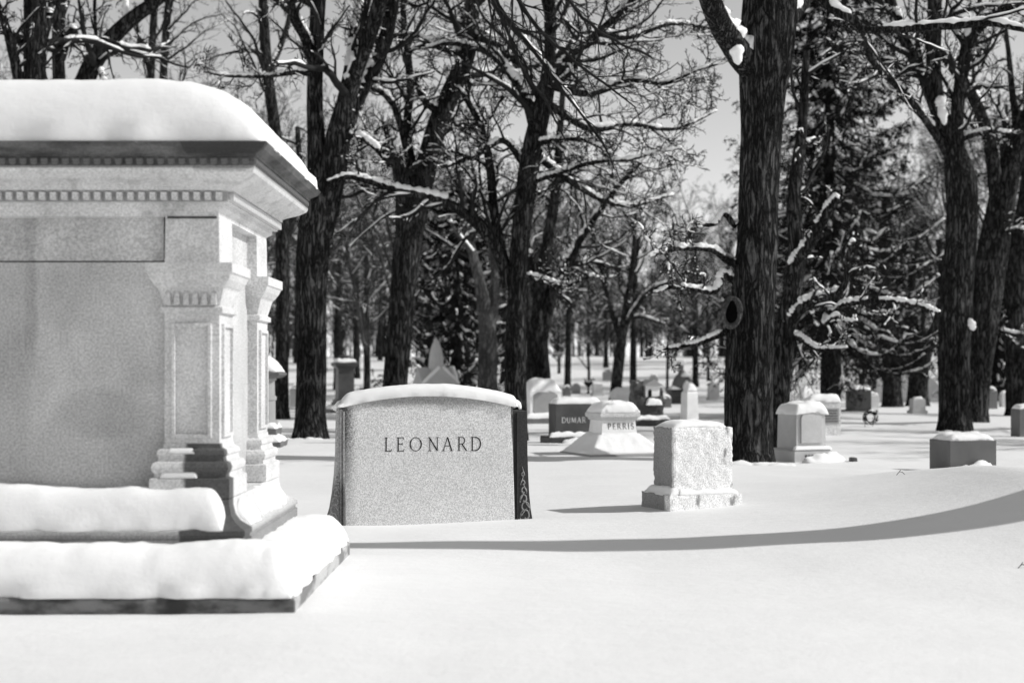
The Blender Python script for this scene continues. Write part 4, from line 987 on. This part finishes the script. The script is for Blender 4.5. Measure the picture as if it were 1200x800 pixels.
t4, b4_ = hero('bare_tree', 'slim dark trunk with long snowy limbs behind the right shoulder of the lettered slab', 30,
    [(604,514,28),(604,460,26),(604,400,24),(606,340,22),(609,290,22),(614,240,23),(622,185,25),(632,140,23),(640,105,20),(645,60,15),(644,10,13),(646,-60,10),(650,-140,7)],
    [([(597,335,16),(588,305,14),(576,282,13),(561,264,12),(545,250,12),(526,238,11),(506,231,10),(470,224,9),(440,214,8),(404,205,6),(380,212,3)], -1.2),
     ([(594,320,13),(584,280,12),(577,235,11),(572,190,10),(562,150,8),(548,120,7),(535,100,4)], .6),
     ([(628,150,16),(615,110,12),(600,88,10),(585,70,9),(566,58,7),(530,48,6),(500,52,3)], 1.0),
     ([(612,190,9),(590,165,7),(560,182,6),(530,195,5),(512,200,3)], -1.0),
     ([(614,178,9),(632,168,7),(660,164,6),(690,166,5),(715,178,3)], -.8),
     ([(618,215,8),(640,208,6),(665,200,5),(700,190,5),(740,188,4),(770,180,3),(800,175,2)], -1.0),
     ([(612,325,8),(622,324,6),(640,328,5),(660,333,4.5),(680,326,4),(698,318,2)], -1.2),
     ([(640,110,14),(665,70,11),(700,40,9),(740,0,7),(770,-40,4)], -1.0),
     ([(642,100,10),(690,110,8),(740,95,7),(780,100,5),(820,85,3),(850,78,2)], -2.0),
     ([(644,20,12),(625,-60,11),(600,-90,10),(572,-50,9),(575,-5,8),(600,30,7),(630,62,5),(662,102,4),(690,140,3)], -9.5, 30, 'bare'),
     ([(646,70,11),(690,40,9),(735,45,7),(790,30,5),(845,40,2)], 1.5), ([(640,120,10),(690,150,8),(740,145,6),(790,150,4),(840,130,2)], 1.0), ([(625,180,9),(680,220,7),(730,240,5),(790,225,3)], 2.0)], 16, twigs=(14, 10, 7), t0=.12, snow=-.1, side=28)
rg = np.random.default_rng(91)
main = [[(572,-30,8),(585,5,7),(612,40,6),(640,80,5),(672,125,4),(700,165,3),(720,200,2)], [(590,-30,7),(620,20,6),(655,60,5),(700,95,4),(745,130,2)], [(565,-20,7),(590,30,5),(610,80,4),(640,130,3),(660,170,2)], [(640,-30,6),(680,20,5),(720,50,4),(770,75,2)]]
D0 = np.array([smooth_line([list(P(a, b, 19.5))+[w*.5*19.5/F*.8] for a, b, w in m_], 16) for m_ in main]); D0[..., :3] += np.cumsum(rg.normal(scale=.012, size=D0[..., :3].shape), 1)
d1 = spawn(rg, D0[..., :3], D0[..., 3], 16, .05, 1, (18, 50), .34, 8, .1, -.05, .6, .005, .15)
d2 = spawn(rg, *d1, 8, .1, 1, (20, 50), .42, 5, .12, -.04, .7, .004, .12)
V, Q = tube_arrays([(D0[..., :3], D0[..., 3], 6), (d1[0], d1[1], 4), (d2[0], d2[1], 3), snow_on(rg, D0[..., :3], D0[..., 3], .5, .008, .4, 6)])
tag(link('drooping_twigs', mesh_mixed('drooping_twigs', V-b4_, Q), TWIG, t4), kind='stuff')
# mid-distance trunks
hero('bare_tree', 'pale smooth barked slender tree behind the lettered slab', 42,
    [(571,492,26),(571,440,24),(572,400,22),(568,365,18),(561,325,13),(552,290,11),(545,255,9),(540,200,6)],
    [([(572,390,16),(578,360,13),(580,320,10),(576,280,8),(582,230,6)], 1), ([(556,300,7),(540,280,5),(528,260,4)], -1)], 17, bark=BARK2, twigs=(6, 6, 4), snow=.2)
hero('bare_tree', 'clump of dark stems leaning right behind the slim snowy limbed trunk', 46,
    [(634,486,26),(632,440,26),(630,400,24),(634,360,20),(636,320,17),(642,280,14),(650,230,12),(655,170,9),(660,100,6)],
    [([(634,400,16),(644,360,13),(655,325,11),(675,290,9),(700,250,8),(725,215,7),(750,190,4)], -1.0), ([(632,390,13),(646,345,11),(665,315,8),(690,305,6),(715,312,3)], 1.0),
     ([(630,360,12),(622,310,9),(618,270,7),(625,200,5)], 1)], 18, twigs=(10, 9, 6), snow=-.1)
hero('bare_tree', 'slanting thin dark trunk with bushy crown in the open middle distance', 64,
    [(720,472,14),(722,455,13),(725,425,13),(729,395,12),(733,370,10),(737,340,8),(742,300,6),(745,250,4)],
    [([(728,400,7),(718,370,6),(710,340,5),(700,300,4),(695,270,2)], 1), ([(731,385,7),(745,360,6),(762,340,5),(785,330,4)], -1), ([(735,355,5),(725,325,4),(728,290,3)], .5), ([(733,372,5),(755,372,4),(780,380,3)], 0)], 19, twigs=(10, 9, 6), ratio=(.6, .5, .45), snow=-.6, side=14, twig_r=.008)
# right-hand group
t6, b6_ = hero('bare_tree', 'tall forked trunk behind the low box stone at the right', 33,
    [(1119,506,38),(1119,470,36),(1118,400,36),(1121,340,37),(1126,290,36),(1128,250,34),(1126,210,36),(1118,175,24),(1108,150,20),(1098,120,19),(1094,80,17),(1095,30,17),(1096,-40,15),(1100,-120,10)],
    [([(1112,165,18),(1098,130,16),(1082,90,14),(1066,60,13),(1055,30,13),(1043,0,13),(1035,-60,9)], 1.0),
     ([(1126,225,24),(1122,180,17),(1122,130,15),(1128,80,15),(1136,45,15),(1155,22,14),(1180,8,12),(1210,-8,9)], -1.0),
     ([(1116,185,15),(1098,160,10),(1078,132,9),(1058,108,9),(1038,88,8),(1020,68,8),(1013,45,7),(1010,30,4)], -2.2),
     ([(1124,165,9),(1140,158,6),(1160,152,5),(1185,150,2)], -1),
     ([(1060,85,5),(1040,70,4),(1015,80,3),(995,100,2)], -1.5)], 20, twigs=(14, 10, 6), t0=.25, snow=.1, side=32)
for k, (px, py, w, h) in enumerate(((1105, 134, .10, .5), (1103, 120, .13, .3), (1139, 380, .09, .28))):
    q = P(px, py, 32.6)-b6_
    line = smooth_line(np.array([q+[.04, 0, -.5*h], q, q+[-.06, 0, .5*h]]), 10)
    link('snow_clump', tube_mesh('snow_clump', [(line[None], (w*np.sqrt(np.clip(1-np.linspace(-1, 1, 10)**2, .02, 1))*np.random.default_rng(k).uniform(.8, 1.2, 10))[None], 10)]), SNOWB, t6)
foot_lumps(t6, 4, .5, 60, -.46); foot_lumps(t2, 4, .45, 80, -.42)
hero('bare_tree', 'leaning dark trunk at the right edge crossing behind the tall forked trunk', 39,
    [(1140,492,34),(1145,440,32),(1153,380,34),(1160,320,36),(1168,270,34),(1180,210,28),(1195,165,24),(1215,110,18),(1230,40,12)],
    [([(1170,235,20),(1164,195,17),(1158,160,15),(1145,125,14),(1130,98,13),(1112,74,13),(1096,55,9),(1075,30,6)], -1.5),
     ([(1176,225,14),(1192,190,12),(1190,140,9),(1185,90,7),(1180,30,5)], 1), ([(1162,300,8),(1175,275,5),(1195,270,4),(1215,280,2)], -1), ([(1152,395,8),(1170,388,5),(1190,392,4),(1205,390,2)], -1)], 21, snow=-.1, side=28)
hero('bare_tree', 'dark trunk at the right edge, farthest right', 46, [(1194,480,30),(1192,420,28),(1190,350,26),(1196,280,20),(1205,200,14),(1210,100,9)], [([(1192,330,12),(1205,290,9),(1220,250,6)], 0), ([(1194,300,10),(1180,250,8),(1175,200,6),(1180,120,4)], 1)], 22)
hero('bare_tree', 'dark trunk left of the pair behind the tall forked trunk', 56, [(1046,480,24),(1045,440,21),(1043,400,17),(1040,350,14),(1035,290,11),(1040,220,8)], [([(1044,400,9),(1060,370,7),(1075,340,5)], 0), ([(1041,360,9),(1025,320,7),(1015,280,5)], 1)], 23, twigs=(8, 8, 5))
hero('bare_tree', 'dark trunk right of the pair behind the tall forked trunk', 57, [(1075,480,26),(1076,450,23),(1080,425,20),(1088,400,16),(1098,380,13),(1105,340,10),(1100,280,7)], [([(1078,430,14),(1072,390,11),(1068,340,8),(1075,280,5)], 1), ([(1090,395,8),(1110,375,6),(1130,370,4)], 0)], 24, twigs=(8, 8, 5))
# trunks over the monument at the upper left
hero('bare_tree', 'heavy vertical trunk rising behind the monument snow cap at far left', 31, [(40,520,32),(40,400,28),(40,260,26),(40,120,25),(41,60,25),(41,0,26),(40,-80,20),(38,-160,14)],
    [([(36,150,16),(22,95,13),(14,60,12),(4,30,10),(-10,-10,8)], -.5), ([(44,60,14),(56,30,9),(62,0,8),(70,-60,5)], .6)], 25, snow=0.1)
hero('bare_tree', 'narrower vertical trunk right of the heavy one above the monument snow cap', 36, [(70,505,22),(70,380,18),(69,200,17),(69,100,15),(68,50,14),(70,0,14),(72,-90,9)],
    [([(72,70,9),(84,35,8),(95,60,5),(100,75,3)], -.4), ([(72,20,8),(90,-30,6),(110,-70,4)], 1)], 26, snow=.1)
hero('bare_tree', 'thick limb like trunk leaning right above the monument snow cap', 34, [(60,512,32),(70,350,28),(80,200,25),(95,110,23),(112,70,21),(132,44,19),(155,22,17),(182,2,15),(215,-30,11),(260,-80,8)],
    [([(112,72,8),(113,45,5),(111,0,4),(110,-40,2)], -1), ([(150,28,10),(146,0,7),(150,-50,5)], 1), ([(118,85,7),(122,95,5),(130,100,3)], -1)], 27, snow=-.1)
hero('bare_tree', 'left of two thin parallel poles behind the monument snow cap', 48, [(172,483,12),(174,300,11),(175,150,9.5),(178,60,8.5),(181,0,8),(184,-80,5)], [([(176,90,4),(165,50,3),(160,10,2)], 0)], 28, twigs=(11, 9, 6))
hero('bare_tree', 'right of two thin parallel poles behind the monument snow cap', 47, [(186,485,11),(188,300,10),(189,150,9),(193,60,9),(198,0,8.5),(205,-80,5)], [([(197,10,6),(190,-20,4),(180,-50,3)], 0)], 29, twigs=(11, 9, 6))

# ------------------------------------------------------------------ spruces
def spruce_proto(seed, H=16.0, reach=4.2, low=1.0):
    rng = np.random.default_rng(seed)
    nw = int(H*1.7); nb = nw*7; t = np.repeat((np.arange(nw)/nw)**.92, 7)+rng.normal(scale=.004, size=nb); t = np.clip(t, 0, 1); z = low+(H-low)*t; az = np.repeat(rng.uniform(0, 6.28, nw), 7)+np.tile(np.arange(7)*.898, nw)+rng.normal(scale=.25, size=nb)
    L = reach*(1-t)**.75*rng.uniform(.65, 1.15, nb)+.25
    n = 9; s = np.linspace(0, 1, n)
    out = L[:, None]*s[None]; zz = z[:, None]-L[:, None]*(.28*s+.22*np.sin(s*2.6))[None]+L[:, None]*.20*(s**3)[None]
    sway = rng.normal(scale=.06, size=(nb, 1))*L[:, None]*s**2
    ca, sa = np.cos(az)[:, None], np.sin(az)[:, None]
    b = np.stack([ca*out-sa*sway, sa*out+ca*sway, zz], -1); r = np.linspace(1, .2, n)[None]*(.012+.008*L[:, None])
    b2 = spawn(rng, b, r, 36, .12, 1, (40, 65), .20, 3, .07, -.25, .5, .004, .5)
    b3 = spawn(rng, *b2, 4, .2, 1, (30, 55), .5, 3, .08, -.15, .6, .003, .3)
    # needles: narrow triangles round every twig
    def needles(bp, per, ln, wd):
        B, m, _ = bp.shape; f = rng.random((B, per))*(m-1.001); i = f.astype(int); w = (f-i)[..., None]; q = np.arange(B)[:, None]
        p = bp[q, i]*(1-w)+bp[q, i+1]*w; T = unit(bp[q, i+1]-bp[q, i])
        v = rng.normal(size=p.shape); v = unit(v-(v*T).sum(-1, keepdims=True)*T); D = unit(T*.7+v)*ln*rng.uniform(.6, 1.2, (B, per, 1))
        S = unit(np.cross(D, rng.normal(size=p.shape)))*wd
        V = np.stack([p-S, p+S, p+D], 2).reshape(-1, 3); return V, np.arange(len(V)).reshape(-1, 3)
    V1, F1 = needles(b3[0], 5, .11, .013); V2, F2 = needles(b2[0], 11, .12, .014)
    Vt, Qt = tube_arrays([(b, r, 4), (b2[0], b2[1], 3)])
    nv = np.concatenate([V1, V2]); nf = np.concatenate([F1, F2+len(V1)])
    me_n = mesh_np('needles', nv, nf, False); me_b = mesh_mixed('boughs', Vt, Qt)
    tl = np.stack([np.zeros(14), np.zeros(14), np.linspace(-.3, H, 14)], 1); me_t = tube_mesh('trunk', [(tl[None], np.linspace(.30, .02, 14)[None], 12)])
    bb = np.array([smooth_line(np.c_[q, w], 24) for q, w in zip(b, r)]); S = [snow_on(rng, bb[..., :3], bb[..., 3]+.03, .35, .012, .3, 6, .9), snow_on(rng, b2[0], b2[1]+.012, 1.25, .01, .3, 4, .9)]
    Vs, Qs = tube_arrays(S); me_s = mesh_mixed('bough_snow', Vs, Qs)
    return me_t, me_b, me_n, me_s
def spruce(proto, label, px, d, sc, rz, name='spruce_tree'):
    x = X(px, d); r = thing(name, label, 'tree', (x, d, gz(x, d)), rz)
    for nm, me, mt in zip(('trunk', 'boughs', 'needles', 'bough_snow'), proto, (BARK, TWIG, NEEDLE, SNOWB)):
        o = link(nm, me, mt, r)
        if nm != 'trunk': o['kind'] = 'stuff'
    r.scale = (sc, sc, sc); return r
SP1 = spruce_proto(5, 17, 3.9, 2.4); SP2 = spruce_proto(6, 9, 3.2, .5)
spruce(SP1, 'tall dark spruce with drooping snowy boughs behind the massive trunk', 972, 43, 1.0, .4)
spruce(SP2, 'broad spruce with snow flecked boughs behind the gabled monument', 535, 52, .95, 1.1)
spruce(SP2, 'dense dark spruce at the right behind the leaning edge trunk', 1168, 62, .8, 2.2)
spruce(SP2, 'dark spruce beyond the snowy cluster of stones at the right', 1040, 70, .8, 4.0)

# ------------------------------------------------------------------ the wood behind: bare trees in copies
def bare_proto(seed, H, spread, stems, dens, low=.28, wig=.10):
    rng = np.random.default_rng(seed)
    h = H*.5; n = 12; s = np.linspace(0, 1, n)
    tl = np.stack([np.cumsum(rng.normal(scale=.05, size=n))*s, np.cumsum(rng.normal(scale=.05, size=n))*s, -.2+(h+.2)*s], 1)
    tr = H*.0105*np.linspace(1.1, .6, n); tr[0] *= 1.3
    lb = spawn(rng, tl[None], tr[None], stems, low*2*.8, 1, (18, 55), spread, 12, wig, .35, .6, .02)
    b1 = spawn(rng, *lb, dens[0], .15, 1, (25, 65), .5, 8, .14, .14, .5, .014)
    b2 = spawn(rng, *b1, dens[1], .12, 1, (25, 70), .48, 5, .17, .06, .6, .011)
    b3 = spawn(rng, *b2, dens[2]+2, .1, 1, (25, 65), .5, 3, .22, .04, .8, .009)
    V, Q = bark_trunk(tl, tr, 10, rng, .06, seed)
    me_t = mesh_mixed('trunk', V, Q)
    me_l = [tube_mesh('limb', [(lb[0][k:k+1], lb[1][k:k+1], 7)]) for k in range(len(lb[0]))]
    me_c = tube_mesh('crown', [(b1[0], b1[1], 4), (b2[0], b2[1], 3), (b3[0], b3[1], 3)])
    S = [snow_on(rng, *lb, -.2, .02, .4, 5), snow_on(rng, *b1, -.1, .015, .5, 4), snow_on(rng, *b2, .6, .009, .55, 3)]
    return me_t, me_l, me_c, tube_mesh('branch_snow', [q for q in S if len(q[0])])
PROT = [bare_proto(31, 18, .95, 8, (10, 9, 6)), bare_proto(32, 20, .9, 8, (10, 9, 6)), bare_proto(33, 15, 1.05, 9, (10, 9, 5), .16), bare_proto(34, 19, .85, 8, (11, 9, 5)), bare_proto(35, 9, 1.0, 9, (9, 8, 5), .1, .14)]
SHRUB = bare_proto(36, 5.0, 1.2, 14, (9, 8, 4), .05, .16)
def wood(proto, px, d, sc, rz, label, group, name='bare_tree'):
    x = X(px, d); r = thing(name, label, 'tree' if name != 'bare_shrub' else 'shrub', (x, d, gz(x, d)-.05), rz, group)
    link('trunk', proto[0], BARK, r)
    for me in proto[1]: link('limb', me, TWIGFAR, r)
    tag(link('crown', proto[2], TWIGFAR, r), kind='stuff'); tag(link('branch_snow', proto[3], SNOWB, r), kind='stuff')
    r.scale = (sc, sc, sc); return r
rw = random.Random(77)
def zone(px): return next(t for lim, t in ((60, 'far left above the monument'), (200, 'above the monument snow cap'), (330, 'above the right end of the monument'), (400, 'behind the thick split trunk'), (470, 'between split and leaning trunks'), (560, 'behind the lettered slab'), (640, 'behind the slim snowy limbed trunk'), (700, 'behind the leaning stem clump'), (770, 'behind the slanting thin trunk'), (850, 'just left of the massive trunk'), (930, 'behind the massive trunk'), (1010, 'behind the tall spruce'), (1090, 'behind the right hand trunk pair'), (1150, 'behind the tall forked trunk'), (9999, 'at the right edge')) if px < lim)
# middle rows, individually placed
mid = [(258, 52, 1, 1.0), (120, 58, 0, 1.0), (20, 55, 3, 1.0), (430, 60, 2, 1.0), (395, 75, 0, 1.0), (505, 72, 3, .95), (690, 85, 4, 1.0), (655, 92, 4, 1.1), (782, 76, 2, .5), (830, 84, 2, .6), (1110, 66, 1, 1.0), (1010, 64, 2, 1.0), (1180, 60, 0, 1.1), (1230, 56, 3, 1.0), (920, 70, 0, .9), (590, 80, 1, .9), (-30, 48, 1, 1.0), (210, 70, 2, 1.1), (300, 60, 3, 1.0), (365, 66, 1, 1.0), (465, 58, 0, 1.0), (548, 64, 2, 1.0), (620, 68, 0, .95), (665, 74, 3, .9), (90, 66, 2, 1.1), (160, 62, 3, 1.0), (1065, 74, 3, 1.0), (1140, 80, 2, 1.1), (970, 76, 1, 1.0), (710, 100, 1, .8), (742, 62, 0, .85), (815, 78, 3, .85)]
midlab = ['behind the right end of the monument snow cap', 'behind the leaning trunk above the monument', 'behind the heavy far left trunk', 'between the thick split trunk and the leaning trunk', 'just right of the thick split trunk, farther off', 'behind the spruce and the lettered slab', 'small, on the open rise right of the stem clump', 'small, on the rise left of the slanting thin trunk', 'low and spreading, left of the massive trunk', 'spreading low behind the snowy twigs of the massive trunk', 'behind the tall forked trunk at the right', 'behind the tall spruce at its right', 'behind the leaning right edge trunk', 'at the right edge of the wood', 'left of the tall spruce, farther off', 'behind the slim snowy limbed trunk', 'at the left edge of the wood', 'behind the two thin poles', 'right of the two thin poles', 'behind the three stems of the thick split trunk', 'behind the lower half of the leaning trunk', 'above the pointed finial', 'behind the stem clump at its left', 'behind the stem clump at its right', 'between the narrow and the leaning trunk above the monument', 'left of the two thin poles', 'between the tall spruce and the tall forked trunk', 'between the two right edge trunks', 'right of the tall spruce top', 'above the open rise in the middle', 'filling the sky gap left of the massive trunk', 'far off close to the left side of the massive trunk']
for (px, d, k, sc), lb in zip(mid, midlab): wood(PROT[k], px, max(d, 58)+4, sc, rw.uniform(0, 6.28), 'bare twiggy tree '+lb, 'bare trees of the middle distance')
# the far wood
for row, (d0, step, sc0) in enumerate(((96, 62, .9), (112, 56, 1.0), (132, 52, 1.05), (158, 50, 1.1))):
    px = -60+row*17
    while px < 1270:
        cen = math.exp(-((px-745)/95)**2)                                       # the wood stands lower in the middle
        d = d0+rw.uniform(-7, 7)
        wood(PROT[rw.choice((0, 1, 2, 3))], px+rw.uniform(-18, 18), max(d, 132+rw.uniform(0, 16)) if 600 < px < 850 else d, sc0*rw.uniform(.8, 1.15)*(1-.2*cen), rw.uniform(0, 6.28), 'bare grey tree, '+('front', 'second', 'third', 'rearmost')[row]+' rank of the far wood, '+zone(px), 'trees of the far wood')
        px += step
for k in range(86):
    px = -40+k*15+rw.uniform(-10, 10); d = rw.uniform(122, 150) if not 600 < px < 850 else rw.uniform(138, 156)
    wood(SHRUB, px, d, rw.uniform(1.2, 2.2), rw.uniform(0, 6.28), 'bare brushy shrub under the far wood '+zone(px), 'shrubs under the far wood', 'bare_shrub')
# beyond it the wood reads as one mass of stems and twigs
rm = np.random.default_rng(404); K = 750
bx_ = rm.uniform(-115, 115, K); by_ = rm.uniform(168, 225, K); hh = rm.uniform(4, 15, K)**1.0; sN = np.linspace(0, 1, 6)
pm = np.stack([bx_[:, None]+np.cumsum(rm.normal(scale=.35, size=(K, 6)), 1)*sN, by_[:, None]+np.zeros((K, 6)), ground(bx_, by_)[:, None]-.3+hh[:, None]*sN], -1); rr_ = np.linspace(1, .35, 6)[None]*(.04+.007*hh[:, None])
m1 = spawn(rm, pm, rr_, 9, .06, 1, (25, 60), .35, 4, .15, .2, .6, .03); m3 = spawn(rm, *m1, 3, .2, 1, (25, 60), .55, 2, .2, .1, .8, .03)
V, Q = tube_arrays([(pm, rr_, 4), (m1[0], m1[1], 3), (m3[0], m3[1], 3)])
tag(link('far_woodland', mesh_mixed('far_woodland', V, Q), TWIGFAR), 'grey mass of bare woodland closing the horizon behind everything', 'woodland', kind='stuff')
# trees outside the frame on the sunny side, whose shadows stripe the snow
for k, (x, y, q) in enumerate(((19.5, 34, 1), (22, 46, 3), (23, 27, 3))):
    r = wood(PROT[q], 600, 30, 1.0, k*1.3, ('bare tree beyond the right edge of the picture', 'bare trees beyond the right edge')[0], 'bare trees beyond the right edge'); r.location = (x, y, gz(x, y)-.05)

# twigs poking through the snow
for k, (px, py) in enumerate(((1054, 592), (1197, 676))):
    d = DB(py); x = X(px, d); r = thing('fallen_twig', ('little forked twig poking from the snow at the right', 'dark twig end at the right edge of the foreground snow', 'faint twig lying in the foreground snow')[k], 'twig', (x, d, gz(x, d)))
    link('stem', tube_mesh('stem', [(np.array([[[-.03, 0, .0], [0, 0, .035], [.015, .01, .05]], [[0, 0, .035], [.03, 0, .03], [.06, .02, .005]]]), np.full((2, 3), .003), 4)]), TWIG, r)
